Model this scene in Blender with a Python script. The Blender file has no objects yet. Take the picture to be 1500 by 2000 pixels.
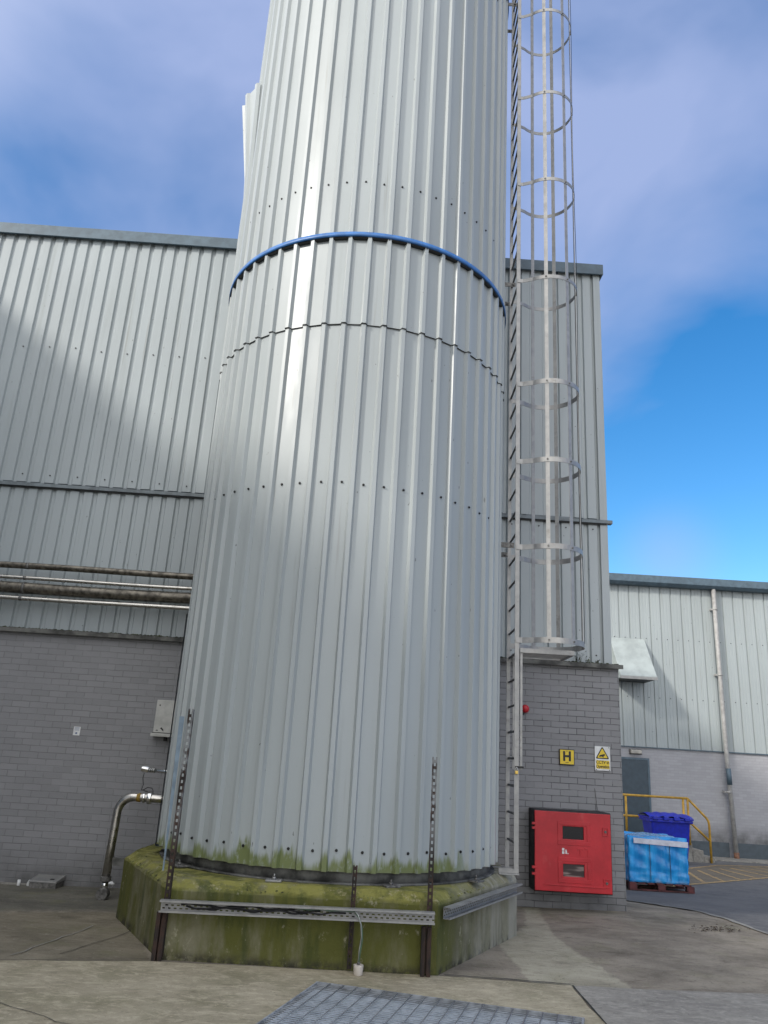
import bpy, bmesh, math, random
from mathutils import Vector, Matrix
R_ = math.radians
random.seed(7)
scn = bpy.context.scene
col = scn.collection

# ------------------------------------------------------------------ camera
PITCH = R_(17.7); ROLL = math.atan2(.0596, .998)
cam = bpy.data.cameras.new('camera'); cam.sensor_fit = 'HORIZONTAL'; cam.sensor_width = 36; cam.lens = 36.0
cam.clip_start = .05; cam.clip_end = 3000
camo = bpy.data.objects.new('camera', cam); col.objects.link(camo)
F = Vector((0, math.cos(PITCH), math.sin(PITCH))); U0 = Vector((0, -math.sin(PITCH), math.cos(PITCH))); R0 = Vector((1, 0, 0))
er = R0*math.cos(ROLL) + U0*math.sin(ROLL); eu = U0*math.cos(ROLL) - R0*math.sin(ROLL)
M = Matrix((er, eu, -F)).transposed().to_4x4(); M.translation = Vector((0, 0, 1.6))
camo.matrix_world = M
scn.camera = camo

# ------------------------------------------------------------------ light
SUN_EL = 31.0; SUN_AZ = (-.79, -.61)                     # direction towards the sun, seen from above
scn.view_settings.view_transform = 'Standard'; scn.view_settings.look = 'None'
scn.view_settings.exposure = 0.35; scn.view_settings.gamma = 1
w = bpy.data.worlds.new('World'); scn.world = w; w.use_nodes = True
nt = w.node_tree; N = nt.nodes; L = nt.links; N.clear()
wo = N.new('ShaderNodeOutputWorld'); bg = N.new('ShaderNodeBackground'); bg.inputs['Strength'].default_value = .10
sky = N.new('ShaderNodeTexSky'); sky.sky_type = 'NISHITA'; sky.sun_disc = False
sky.sun_elevation = R_(SUN_EL); sky.sun_rotation = math.atan2(SUN_AZ[0], SUN_AZ[1]) % (2*math.pi)
sky.air_density = 1.0; sky.dust_density = .3; sky.ozone_density = 2.0
hs = N.new('ShaderNodeHueSaturation'); hs.inputs['Saturation'].default_value = 1.38; hs.inputs['Value'].default_value = 1.6
L.new(sky.outputs['Color'], hs.inputs['Color'])
tc = N.new('ShaderNodeTexCoord')
def wmath(op, a, b=None, c=None):
    n = N.new('ShaderNodeMath'); n.operation = op
    for i, v in enumerate((a, b, c)):
        if v is None: continue
        if isinstance(v, (int, float)): n.inputs[i].default_value = v
        else: L.new(v, n.inputs[i])
    return n.outputs[0]
def blob(d, r0, r1):                                     # 1 near a sky direction, 0 away from it
    vd = N.new('ShaderNodeVectorMath'); vd.operation = 'DISTANCE'; vd.inputs[1].default_value = Vector(d).normalized()
    nm = N.new('ShaderNodeVectorMath'); nm.operation = 'NORMALIZE'; L.new(tc.outputs['Generated'], nm.inputs[0]); L.new(nm.outputs[0], vd.inputs[0])
    mr = N.new('ShaderNodeMapRange'); mr.interpolation_type = 'SMOOTHSTEP'
    mr.inputs[1].default_value = r0; mr.inputs[2].default_value = r1; mr.inputs[3].default_value = 1; mr.inputs[4].default_value = 0
    L.new(vd.outputs['Value'], mr.inputs[0]); return mr.outputs[0]
mp = N.new('ShaderNodeMapping'); L.new(tc.outputs['Generated'], mp.inputs['Vector']); mp.inputs['Scale'].default_value = (1, 1, 1.5)
n1 = N.new('ShaderNodeTexNoise'); n1.inputs['Scale'].default_value = 2.6; n1.inputs['Detail'].default_value = 5; n1.inputs['Roughness'].default_value = .48
n1.inputs['Distortion'].default_value = .4
L.new(mp.outputs[0], n1.inputs['Vector'])
clear = blob((.44, .86, .22), .12, .52)
hole = blob((-.40, .82, .66), .02, .26)
d = wmath('MULTIPLY_ADD', n1.outputs['Fac'], 2.2, -.45)
d = wmath('SUBTRACT', d, wmath('MULTIPLY', clear, 1.0))
d = wmath('SUBTRACT', d, wmath('MULTIPLY', hole, .35))
ncl = N.new('ShaderNodeClamp'); L.new(d, ncl.inputs[0]); ncl.inputs[1].default_value = 0; ncl.inputs[2].default_value = .78
low = blob((.36, .92, .262), .0, .085)
dens = wmath('MAXIMUM', ncl.outputs[0], wmath('MULTIPLY', low, wmath('MULTIPLY', n1.outputs['Fac'], .65)))
mixc = N.new('ShaderNodeMix'); mixc.data_type = 'RGBA'; L.new(dens, mixc.inputs[0]); L.new(hs.outputs[0], mixc.inputs[6])
mixc.inputs[7].default_value = (3.6, 4.3, 6.7, 1)
# unseen cloud glow round the sun behind the camera, added as fill light
sx = N.new('ShaderNodeVectorMath'); sx.operation = 'DOT_PRODUCT'; sx.inputs[1].default_value = Vector((-.62, -.72, .22)).normalized(); L.new(tc.outputs['Generated'], sx.inputs[0])
bk = N.new('ShaderNodeMapRange'); bk.interpolation_type = 'SMOOTHSTEP'; L.new(sx.outputs['Value'], bk.inputs[0])
bk.inputs[1].default_value = -.15; bk.inputs[2].default_value = .75; bk.inputs[3].default_value = 0; bk.inputs[4].default_value = .85
mixb = N.new('ShaderNodeMix'); mixb.data_type = 'RGBA'; L.new(bk.outputs[0], mixb.inputs[0]); L.new(mixc.outputs[2], mixb.inputs[6])
mixb.inputs[7].default_value = (17.5, 17.3, 17.0, 1)
L.new(mixb.outputs[2], bg.inputs['Color']); L.new(bg.outputs[0], wo.inputs['Surface'])

sl = bpy.data.lights.new('sun', 'SUN'); sl.energy = 2.3; sl.angle = R_(5.5); sl.color = (1, .95, .88)
so = bpy.data.objects.new('sun', sl); col.objects.link(so)
ce = math.cos(R_(SUN_EL)); sd = Vector((SUN_AZ[0]*ce, SUN_AZ[1]*ce, math.sin(R_(SUN_EL))))
so.rotation_euler = sd.to_track_quat('Z', 'Y').to_euler(); so.location = (-10, -10, 20)

# ------------------------------------------------------------------ mesh helpers
class MB:
    def __init__(s): s.v = []; s.f = []; s.sm = []
    def face(s, idx, sm=False): s.f.append(tuple(idx)); s.sm.append(sm)
    def add(s, vs, fs, sm=False):
        b = len(s.v); s.v += [tuple(p) for p in vs]
        for f in fs: s.face([b+i for i in f], sm)
    def box(s, x0, x1, y0, y1, z0, z1, M=None):
        vs = [Vector(p) for p in ((x0,y0,z0),(x1,y0,z0),(x1,y1,z0),(x0,y1,z0),(x0,y0,z1),(x1,y0,z1),(x1,y1,z1),(x0,y1,z1))]
        if M: vs = [M @ p for p in vs]
        s.add(vs, [(0,3,2,1),(4,5,6,7),(0,1,5,4),(1,2,6,5),(2,3,7,6),(3,0,4,7)])
    def prism(s, pts, n0, n1, axis='z', M=None):          # polygon extruded along an axis
        def P(a, b, c): return {'z': (a,b,c), 'y': (a,c,b), 'x': (c,a,b)}[axis]
        vs = [Vector(P(a,b,n0)) for a,b in pts] + [Vector(P(a,b,n1)) for a,b in pts]
        if M: vs = [M @ p for p in vs]
        n = len(pts)
        s.add(vs, [tuple(range(n))[::-1], tuple(range(n, 2*n))] + [(i,(i+1)%n,n+(i+1)%n,n+i) for i in range(n)])
    def tube(s, path, r, n=12, caps=True):
        path = [Vector(p) for p in path]; m = len(path); b = len(s.v)
        rr = r if isinstance(r, (list, tuple)) else [r]*m
        up = None
        for i, p in enumerate(path):
            t = (path[min(i+1, m-1)] - path[max(i-1, 0)]).normalized()
            if up is None: up = t.orthogonal().normalized()
            up = (up - t*up.dot(t)).normalized(); sd_ = t.cross(up)
            for k in range(n):
                a = 2*math.pi*k/n; s.v.append(tuple(p + (up*math.cos(a) + sd_*math.sin(a))*rr[i]))
        for i in range(m-1):
            for k in range(n):
                s.face((b+i*n+k, b+i*n+(k+1)%n, b+(i+1)*n+(k+1)%n, b+(i+1)*n+k), True)
        if caps:
            s.face([b+k for k in range(n)][::-1]); s.face([b+(m-1)*n+k for k in range(n)])
    def strap(s, path, w, t, wax=Vector((0,0,1)), closed=False):   # flat bar: w along wax, t across the path
        path = [Vector(p) for p in path]; m = len(path); b = len(s.v)
        for i, p in enumerate(path):
            if closed: tg = path[(i+1) % m] - path[(i-1) % m]
            else: tg = path[min(i+1, m-1)] - path[max(i-1, 0)]
            sd_ = tg.normalized().cross(wax).normalized()
            for a, c in ((-.5,-.5),(.5,-.5),(.5,.5),(-.5,.5)): s.v.append(tuple(p + sd_*t*a + wax*w*c))
        for i in range(m if closed else m-1):
            j = (i+1) % m
            for k in range(4): s.face((b+i*4+k, b+i*4+(k+1)%4, b+j*4+(k+1)%4, b+j*4+k))
        if not closed: s.face((b+3,b+2,b+1,b)); e = b+(m-1)*4; s.face((e,e+1,e+2,e+3))
    def build(s, name, mat, parent=None, bevel=0, seg=2, fix=True):
        me = bpy.data.meshes.new(name); me.from_pydata(s.v, [], s.f)
        me.polygons.foreach_set('use_smooth', s.sm)
        if fix:
            bm = bmesh.new(); bm.from_mesh(me); bmesh.ops.recalc_face_normals(bm, faces=bm.faces); bm.to_mesh(me); bm.free()
        me.materials.append(getattr(mat, "m", mat)); me.update()
        o = bpy.data.objects.new(name, me); col.objects.link(o)
        if parent:
            o.parent = parent; o.matrix_parent_inverse = Matrix.Translation(-parent.location)
        if bevel:
            md = o.modifiers.new('bevel', 'BEVEL'); md.width = bevel; md.segments = seg; md.limit_method = 'ANGLE'
        return o
def tag(o, label, cat, group=None):
    o['label'] = label; o['category'] = cat
    if group: o['group'] = group
    return o
def thing(name, label, cat, loc=(0,0,0), group=None):
    o = bpy.data.objects.new(name, None); o.empty_display_size = .1; col.objects.link(o); o.location = loc
    return tag(o, label, cat, group)
def struct(o, kind='structure'): o['kind'] = kind; return o
def part(name, mat, parent, fn, bevel=0, label=None):
    m = MB(); fn(m); o = m.build(name, mat, parent, bevel)
    if label: o['label'] = label
    return o
def boxpart(name, mat, parent, b, bevel=0): return part(name, mat, parent, lambda m: m.box(*b), bevel)

# ------------------------------------------------------------------ material helper
class Mat:
    def __init__(s, name, color=(.5,.5,.5), rough=.5, metal=0, spec=.5):
        s.m = bpy.data.materials.new(name); s.m.use_nodes = True; s.nt = s.m.node_tree; s.N = s.nt.nodes; s.L = s.nt.links
        s.b = s.N['Principled BSDF']; s.b.inputs['Base Color'].default_value = (*color, 1)
        s.b.inputs['Roughness'].default_value = rough; s.b.inputs['Metallic'].default_value = metal
        s.b.inputs['Specular IOR Level'].default_value = spec
        s.geo = s.N.new('ShaderNodeNewGeometry').outputs['Position']
        s.color = None
    def set(s, sock, i, v):
        if isinstance(v, (int, float)): sock.inputs[i].default_value = v
        elif isinstance(v, tuple): sock.inputs[i].default_value = (*v, 1) if len(v) == 3 and sock.inputs[i].type == 'RGBA' else v
        else: s.L.new(v, sock.inputs[i])
    def math(s, op, a, b=0, c=0, clamp=False):
        n = s.N.new('ShaderNodeMath'); n.operation = op; n.use_clamp = clamp
        s.set(n, 0, a); s.set(n, 1, b); s.set(n, 2, c); return n.outputs[0]
    def mapping(s, scale=(1,1,1), vec=None, loc=(0,0,0)):
        n = s.N.new('ShaderNodeMapping'); n.inputs['Scale'].default_value = scale; n.inputs['Location'].default_value = loc
        s.L.new(vec or s.geo, n.inputs['Vector']); return n.outputs[0]
    def noise(s, scale=5, detail=4, rough=.5, stretch=(1,1,1), loc=(0,0,0), dist=0):
        n = s.N.new('ShaderNodeTexNoise'); n.inputs['Scale'].default_value = scale; n.inputs['Detail'].default_value = detail
        n.inputs['Roughness'].default_value = rough; n.inputs['Distortion'].default_value = dist
        s.L.new(s.mapping(stretch, loc=loc), n.inputs['Vector']); return n.outputs['Fac']
    def ramp(s, v, a, b, lo=0, hi=1, smooth=True):
        n = s.N.new('ShaderNodeMapRange'); n.interpolation_type = 'SMOOTHSTEP' if smooth else 'LINEAR'
        s.set(n, 0, v)
        for i, q in enumerate((a, b, lo, hi)): n.inputs[i+1].default_value = q
        return n.outputs[0]
    def xyz(s):
        n = s.N.new('ShaderNodeSeparateXYZ'); s.L.new(s.geo, n.inputs[0]); return n.outputs
    def mix(s, f, a, b, mode='MIX'):
        n = s.N.new('ShaderNodeMix'); n.data_type = 'RGBA'; n.blend_type = mode; s.set(n, 0, f)
        s.set(n, 6, a); s.set(n, 7, b); return n.outputs[2]
    def col(s, c): s.set(s.b, 'Base Color', c); return s
    def over(s, f, c):                                   # lay colour c over what is there, by factor f
        s.color = s.mix(f, s.color if s.color is not None else tuple(s.b.inputs['Base Color'].default_value), c); s.col(s.color); return s
    def bump(s, h, strength=.3, dist=.01):
        n = s.N.new('ShaderNodeBump'); n.inputs['Strength'].default_value = strength; n.inputs['Distance'].default_value = dist
        s.L.new(h, n.inputs['Height'])
        prev = s.b.inputs['Normal'].links
        if prev: s.L.new(prev[0].from_socket, n.inputs['Normal'])
        s.L.new(n.outputs[0], s.b.inputs['Normal']); return s
    def rough(s, v): s.set(s.b, 'Roughness', v); return s

def plain(name, c, rough=.5, metal=0, var=.12, scale=9, bump=.0):
    m = Mat(name, c, rough, metal)
    dk = tuple(x*(1-var*2.2) for x in c); lt = tuple(min(1, x*(1+var)) for x in c)
    m.color = m.mix(m.ramp(m.noise(scale, 5, .6), .3, .7), dk, lt); m.col(m.color)
    m.rough(m.ramp(m.noise(scale*2, 3), .3, .7, rough*.85, min(1, rough*1.15)))
    if bump: m.bump(m.noise(scale*6, 4, .6), bump, .004)
    return m

# painted profiled sheet
def cladding(name, c, rough=.33, algae=None, streak=.5, wavy=.25):
    m = Mat(name, c, rough, 0, .5)
    big = m.noise(.9, 4, .5, (1, 1, .35)); st = m.noise(7, 5, .6, (1, 1, .045)); fine = m.noise(60, 3, .6)
    m.color = m.mix(m.ramp(big, .3, .72), tuple(x*.92 for x in c), tuple(x*1.05 for x in c))
    m.over(m.math('MULTIPLY', m.ramp(st, .55, .78), streak), tuple(x*y for x, y in zip(c, (.72, .72, .68))))
    m.over(m.math('MULTIPLY', m.ramp(fine, .66, .74), .35), tuple(x*.6 for x in c))
    drip = m.noise(16, 4, .6, (1, 1, .03), loc=(1, 9, 2)); m.over(m.math('MULTIPLY', m.ramp(drip, .62, .74), .3), (.17, .15, .12))
    chips = m.noise(26, 2, .4, (1, 1, .55), loc=(6, 6, 6))
    m.over(m.ramp(chips, .765, .79, 0, .8), (.10, .10, .09))
    if algae:
        ax, ay, az = m.xyz(); ang = m.math('ARCTAN2', m.math('ADD', ax, .358), m.math('SUBTRACT', 8.683, ay))
        wn = m.N.new('ShaderNodeTexWhiteNoise'); wn.noise_dimensions = '2D'; cx_ = m.N.new('ShaderNodeCombineXYZ')
        m.L.new(m.math('FLOOR', m.math('MULTIPLY_ADD', ang, 52/6.2832/5, .36)), cx_.inputs[0]); m.L.new(m.math('GREATER_THAN', az, 5.85), cx_.inputs[1]); m.L.new(cx_.outputs[0], wn.inputs['Vector'])
        m.over(m.math('MULTIPLY', wn.outputs['Value'], .30), tuple(x*.80 for x in c))
        X, Y, Z = m.xyz(); z0, z1 = algae
        an = m.noise(5.5, 5, .65, (1, 1, .12), loc=(3, 1, 0)); fn = m.noise(23, 4, .7, (1,1,.5))
        h = m.math('SUBTRACT', Z, m.math('MULTIPLY', m.ramp(an, .36, .78), z1 - z0))
        f = m.math('MULTIPLY', m.ramp(h, z0 - .02, z0 + .07, 1, 0), m.ramp(fn, .15, .5))
        rx = m.ramp(X, .75, 1.05, 1, .1)
        m.over(m.math('MULTIPLY', m.math('MULTIPLY', f, rx), .9), (.13, .16, .035))
        m.over(m.math('MULTIPLY', m.ramp(Z, z0 - .01, z0 + .03, 1, 0), .35), (.16, .16, .12))
    m.col(m.color)
    m.rough(m.ramp(m.noise(3, 4, .6, (1,1,.3)), .25, .75, rough*.8, rough*1.3))
    m.bump(m.noise(2.2, 2, .4, (1, 1, .25)), wavy, .02)
    m.bump(m.noise(90, 2), .04, .002)
    return m

mSilo = cladding('silo sheet', (.37, .405, .41), .37, algae=(.67, .88))
mClad = cladding('wall sheet', (.375, .415, .425), .36, wavy=.2)
mClad2 = cladding('far wall sheet', (.36, .40, .40), .42, wavy=.15)
mFascia = plain('slate blue trim', (.085, .13, .165), .45, var=.1)
mBlue = plain('blue band', (.045, .16, .42), .4, var=.12)
mGalv = Mat('galvanised', (.40, .40, .39), .48, .55)
mGalv.color = mGalv.mix(mGalv.ramp(mGalv.noise(9, 4, .6), .3, .7), (.28, .28, .275), (.37, .365, .35)); mGalv.col(mGalv.color)
mGalv.over(mGalv.math('MULTIPLY', mGalv.ramp(mGalv.noise(5, 5, .7, loc=(5,2,1)), .58, .72), .4), (.16, .14, .11))
mGalvD = plain('old galvanised', (.17, .165, .155), .6, .4, .25, 30, .1)
mRust = Mat('rusty steel', (.05, .03, .022), .85, .1)
mRust.color = mRust.mix(mRust.ramp(mRust.noise(14, 5, .7, (1,1,.4)), .4, .66), (.018, .015, .013), (.055, .030, .021)); mRust.col(mRust.color)
mRust.over(mRust.math('MULTIPLY', mRust.ramp(mRust.xyz()[2], .75, 1.3), mRust.ramp(mRust.noise(12, 4, .6, (1,1,.5)), .42, .56)), (.22, .23, .23))
mRust.bump(mRust.noise(80, 3), .3, .003)
mSteel = Mat('stainless', (.52, .50, .46), .22, 1.0)
mSteel.rough(mSteel.ramp(mSteel.noise(14, 4), .3, .7, .24, .42))
mSteel.over(mSteel.math('MULTIPLY', mSteel.ramp(mSteel.noise(7, 5, .7), .52, .72), .6), (.20, .19, .14))
mChrome = Mat('bright fitting', (.78, .78, .76), .15, 1.0)
mBlack = plain('black rubber', (.012, .012, .013), .6, var=.2)
mDark = plain('dark skirt', (.13, .13, .12), .8, 0, .35, 6, .2)
mWhite = plain('white paint', (.70, .71, .70), .45, var=.06)
mGreyBox = plain('light grey enclosure', (.46, .46, .43), .45, var=.08)
mDoor = plain('slate door', (.045, .07, .09), .5, var=.08)
mYellowR = plain('yellow rail paint', (.52, .30, .035), .5, var=.15)
mYellow = plain('yellow sign face', (.78, .56, .03), .4, var=.05)
mInk = plain('black ink', (.012, .012, .012), .5, var=.1)
mRed = Mat('red glass fibre', (.50, .012, .02), .38, 0, .5)
mRed.color = mRed.mix(mRed.ramp(mRed.noise(4, 4, .6), .3, .7), (.40, .010, .018), (.52, .016, .026)); mRed.col(mRed.color)
mRed.over(mRed.math('MULTIPLY', mRed.ramp(mRed.noise(6, 6, .75, (1,1,.5), loc=(4,4,0)), .56, .72), .35), (.50, .10, .09)); mRed.over(mRed.math('MULTIPLY', mRed.ramp(mRed.noise(30, 4, .7, loc=(1,0,2)), .64, .72), .5), (.16, .02, .02))
mRed.bump(mRed.noise(9, 3), .1, .01)
mPane = Mat('dark pane', (.012, .013, .016), .08, 0, .6)
mPane2 = Mat('dusty pane', (.05, .035, .035), .15, 0, .6)
mPane2.over(mPane2.ramp(mPane2.noise(6, 3, .5, (.4, 1, 3), loc=(0, 0, .4)), .5, .68), (.28, .22, .20))
mBin = plain('blue bin plastic', (.004, .018, .42), .42, var=.12)
mBrass = Mat('brass', (.6, .42, .12), .3, 1)

def brickmat(name, c, dark=.75, holes=.5):
    m = Mat(name, c, .62, 0, .4)
    X, Y, Z = m.xyz(); cb = m.N.new('ShaderNodeCombineXYZ')
    wob = m.noise(3.5, 2, .5)
    m.L.new(m.math('ADD', X, Y), cb.inputs[0]); m.L.new(m.math('ADD', Z, m.math('MULTIPLY', wob, .012)), cb.inputs[1])
    bt = m.N.new('ShaderNodeTexBrick'); m.L.new(cb.outputs[0], bt.inputs['Vector'])
    for k, v in (('Scale', 1), ('Mortar Size', .0052), ('Mortar Smooth', .5), ('Brick Width', .225), ('Row Height', .075), ('Bias', 0)): bt.inputs[k].default_value = v
    bt.inputs['Color1'].default_value = (*[x*.94 for x in c], 1); bt.inputs['Color2'].default_value = (*[x*1.07 for x in c], 1)
    bt.inputs['Mortar'].default_value = (*[x*.96 for x in c], 1)
    m.color = bt.outputs['Color']; m.col(m.color)
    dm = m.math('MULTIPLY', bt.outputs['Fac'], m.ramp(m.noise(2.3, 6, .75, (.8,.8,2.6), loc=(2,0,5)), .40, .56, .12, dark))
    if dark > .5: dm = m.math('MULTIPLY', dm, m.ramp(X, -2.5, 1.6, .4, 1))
    m.over(dm, (.02, .02, .021))
    m.over(m.math('MULTIPLY', m.ramp(m.noise(1.3, 5, .6), .35, .75), .35), tuple(x*.80 for x in c))
    m.over(m.math('MULTIPLY', m.ramp(m.noise(60, 3, .6), .62, .72), holes*.6), tuple(x*.45 for x in c))
    m.over(m.math('MULTIPLY', m.ramp(Z, -.1, .45, 1, 0), m.ramp(m.noise(3, 4, .6), .3, .7, .35, .8)), (.045, .045, .04))
    inv = m.math('SUBTRACT', 1, bt.outputs['Fac'])
    m.bump(inv, .55, .006); m.bump(m.noise(38, 5, .7), .22, .006)
    return m
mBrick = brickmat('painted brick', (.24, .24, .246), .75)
mBrick2 = brickmat('far painted brick', (.37, .37, .385), .1)
mPlinthBand = plain('slate plinth paint', (.07, .09, .105), .6, var=.1)

def ground(name, c1, c2, sp=(.06,.055,.045), rough=.9, green=0, gr=(.12,.13,.04), scale=1.0, stain=.5, blotch=.5):
    m = Mat(name, c1, rough, 0, .3)
    m.color = m.mix(m.ramp(m.noise(1.4*scale, 7, .68, loc=(3,7,0)), .32, .68), c1, c2); m.col(m.color)
    m.over(m.math('MULTIPLY', m.ramp(m.noise(4.5*scale, 6, .7, (1, 1.6, 1), loc=(9,1,0), dist=1.2), .5, .72), stain), sp)
    m.over(m.math('MULTIPLY', m.ramp(m.noise(9*scale, 5, .7, loc=(1,4,0)), .56, .74), blotch), tuple(min(1, x*1.45) for x in c2))
    if green: m.over(m.math('MULTIPLY', m.ramp(m.noise(2.6, 5, .7, loc=(0,3,0)), .42, .68), green), gr)
    sm = m.noise(6.5*scale, 7, .78, (1, 2.2, 1), loc=(12, 3, 0), dist=.9)
    m.over(m.ramp(sm, .50, .60, 0, .55), tuple(min(1, x*1.28) for x in c2)); m.over(m.ramp(sm, .44, .36, 0, .5), tuple(x*.72 for x in c1))
    pk = m.noise(34, 4, .7, loc=(2, 2, 0)); m.over(m.ramp(pk, .60, .68, 0, .6), tuple(x*.55 for x in c1)); m.over(m.ramp(pk, .38, .31, 0, .5), tuple(min(1, x*1.4) for x in c2))
    g = m.noise(160, 3, .8)
    m.over(m.math('MULTIPLY', m.ramp(g, .55, .75), .45), tuple(x*.45 for x in c1))
    m.over(m.math('MULTIPLY', m.ramp(g, .42, .28), .35), tuple(min(1, x*1.6) for x in c2))
    m.bump(m.noise(45, 6, .75), .35, .008); m.bump(m.noise(5, 4, .6), .25, .02)
    return m
mApron = ground('apron concrete', (.27, .235, .16), (.40, .35, .25), (.165,.14,.09), green=.35, gr=(.15,.15,.075))
mSlab = ground('grey slab', (.215, .20, .175), (.31, .29, .25), (.14,.13,.105))
mYard = Mat('old yard concrete', (.2,.18,.14), .9, 0, .3); y_ = mYard
zn = {}
for k in ('pale', 'damp', 'wet'):
    a_ = y_.N.new('ShaderNodeAttribute'); a_.attribute_name = k; zn[k] = a_.outputs['Fac']
edge = y_.noise(7, 6, .7, loc=(2,2,0)); fine_ = y_.noise(22, 5, .7, loc=(5,2,0))
jit_ = y_.math('ADD', y_.math('MULTIPLY_ADD', edge, .9, -.45), y_.math('MULTIPLY_ADD', fine_, .5, -.25))
big_ = y_.ramp(y_.noise(1.5, 7, .68, (1, 1.5, 1), loc=(3,7,0)), .32, .68)
y_.color = y_.mix(big_, (.175, .15, .115), (.31, .27, .21)); y_.col(y_.color)
def zone(k, c1, c2, w_=.12):
    f = y_.ramp(y_.math('ADD', zn[k], jit_), .5-w_, .5+w_)
    y_.over(f, y_.mix(big_, c1, c2))
zone('damp', (.135, .118, .083), (.23, .20, .145)); zone('wet', (.09, .086, .072), (.155, .148, .12), .3); zone('pale', (.28, .255, .19), (.42, .385, .29))
y_.over(y_.math('MULTIPLY', y_.ramp(y_.noise(3.2, 7, .72, (1, 1.8, 1), loc=(9,1,0), dist=1.4), .50, .70), .55), (.085, .07, .05))
y_.over(y_.math('MULTIPLY', y_.ramp(y_.noise(8, 6, .75, (1, 2, 1), loc=(1,4,0), dist=.6), .56, .72), .5), (.38, .35, .28))
y_.over(y_.math('MULTIPLY', y_.ramp(y_.noise(2.1, 5, .7, loc=(0,3,0)), .5, .7), .35), (.15, .15, .07))
pk_ = y_.noise(34, 4, .7, loc=(2, 2, 0)); y_.over(y_.ramp(pk_, .60, .68, 0, .6), (.07, .06, .045)); y_.over(y_.ramp(pk_, .38, .31, 0, .45), (.34, .31, .25))
g_ = y_.noise(150, 3, .8)
y_.over(y_.math('MULTIPLY', y_.ramp(g_, .55, .72), .5), (.06, .052, .04)); y_.over(y_.math('MULTIPLY', y_.ramp(g_, .42, .28), .4), (.42, .39, .33))
y_.bump(y_.noise(45, 6, .75), .45, .009); y_.bump(y_.noise(5, 4, .6), .3, .02)
mAsph = ground('asphalt', (.10, .10, .102), (.145, .143, .14), (.08,.08,.08), stain=.4, blotch=.25)
mKerb = ground('kerb concrete', (.20, .19, .17), (.28, .27, .24))
mJoint = plain('joint filler', (.03, .028, .022), .95)
mPaleLine = plain('cement smear', (.30, .28, .22), .9, var=.3, scale=20)
mHatch = Mat('worn yellow marking', (.42, .28, .11), .85)
mHatch.over(mHatch.ramp(mHatch.noise(12, 5, .7), .42, .62, 0, .75), (.15, .125, .10))

# plinth concrete with algae
m = mPl = Mat('algae covered concrete', (.2,.19,.13), .85, 0, .3)
X, Y, Z = m.xyz()
m.color = m.mix(m.ramp(m.noise(3.2, 6, .65), .3, .7), (.13, .12, .075), (.25, .235, .17)); m.col(m.color)
gs = m.noise(3.0, 5, .65, (1, 1, .28), loc=(4, 0, 2))
hg = m.ramp(Z, .02, .42, .1, .62)
gf = m.math('ADD', m.ramp(gs, .34, .56, .18, .92), m.math('MULTIPLY', hg, .35), 0, True)
rx = m.ramp(m.math('ADD', X, m.math('MULTIPLY', m.noise(2, 3), .4)), .75, 1.35, 1, .25)
m.over(m.math('MULTIPLY', gf, rx), (.095, .098, .022))
m.over(m.math('MULTIPLY', m.math('MULTIPLY', m.ramp(m.noise(6, 5, .6, (1,1,.2), loc=(1,5,0)), .52, .66), rx), .65), (.042, .055, .014))
tb = m.ramp(Z, .49, .53)
m.over(m.math('MULTIPLY', m.math('MULTIPLY', tb, m.ramp(m.noise(5, 6, .7, loc=(7,7,0)), .40, .6)), rx), (.21, .20, .05))
m.over(m.math('MULTIPLY', tb, m.ramp(m.noise(13, 6, .75, loc=(2,7,0)), .55, .68, 0, .8)), (.34, .30, .17))
m.over(m.ramp(m.noise(11, 6, .78, (1, 1, .7), loc=(8,2,0)), .58, .70, 0, .75), (.33, .31, .22))
m.over(m.math('MULTIPLY', m.ramp(Z, .0, .09, 1, 0), m.ramp(m.noise(9, 5, .7), .42, .6)), (.035, .032, .022))
m.over(m.math('MULTIPLY', m.ramp(X, .75, 1.25), m.ramp(m.noise(4, 5, .65, (1,1,.12), loc=(0,0,9)), .38, .60, .1, .75)), (.34, .325, .27))
m.bump(m.noise(30, 6, .75), .45, .012); m.bump(m.noise(6, 4, .6, (1,1,.5)), .4, .03)

# ------------------------------------------------------------------ ground
YB = [(-1e4, 0), (7, 0), (10.5, 0), (14.5, -.34), (20.5, -.50), (23, -.55), (1e4, -.55)]
def G(x, y):
    z = 0
    for (a, za), (b, zb) in zip(YB, YB[1:]):
        if a <= y <= b: z = za + (zb-za)*(y-a)/(b-a); break
    if x < 3.2 and y > 7:
        z -= .07*min(1, (y-7)/3.2)*min(1.3, (3.2-x)/7) * (1 if y < 11 else 0)
    return z
def lin(a, b, s): n = max(1, round((b-a)/s)); return [a+(b-a)*i/n for i in range(n)]
xs = lin(-300, -20, 40) + lin(-20, -6, 2) + lin(-6, 8, .25) + lin(8, 20, 1) + lin(20, 400, 40) + [400]
ys = lin(-300, -10, 40) + lin(-10, 4, 1) + lin(4, 7, .25) + lin(7, 10.5, .25) + lin(10.5, 14.5, .25) + lin(14.5, 20.5, .5) + lin(20.5, 23, .25) + lin(23, 423, 40) + [423]
gm = MB(); gm.v = [(x, y, G(x, y)) for y in ys for x in xs]; nx = len(xs)
for j in range(len(ys)-1):
    for i in range(nx-1): gm.face((j*nx+i, j*nx+i+1, (j+1)*nx+i+1, (j+1)*nx+i))
struct(gm.build('ground', mYard))
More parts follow.
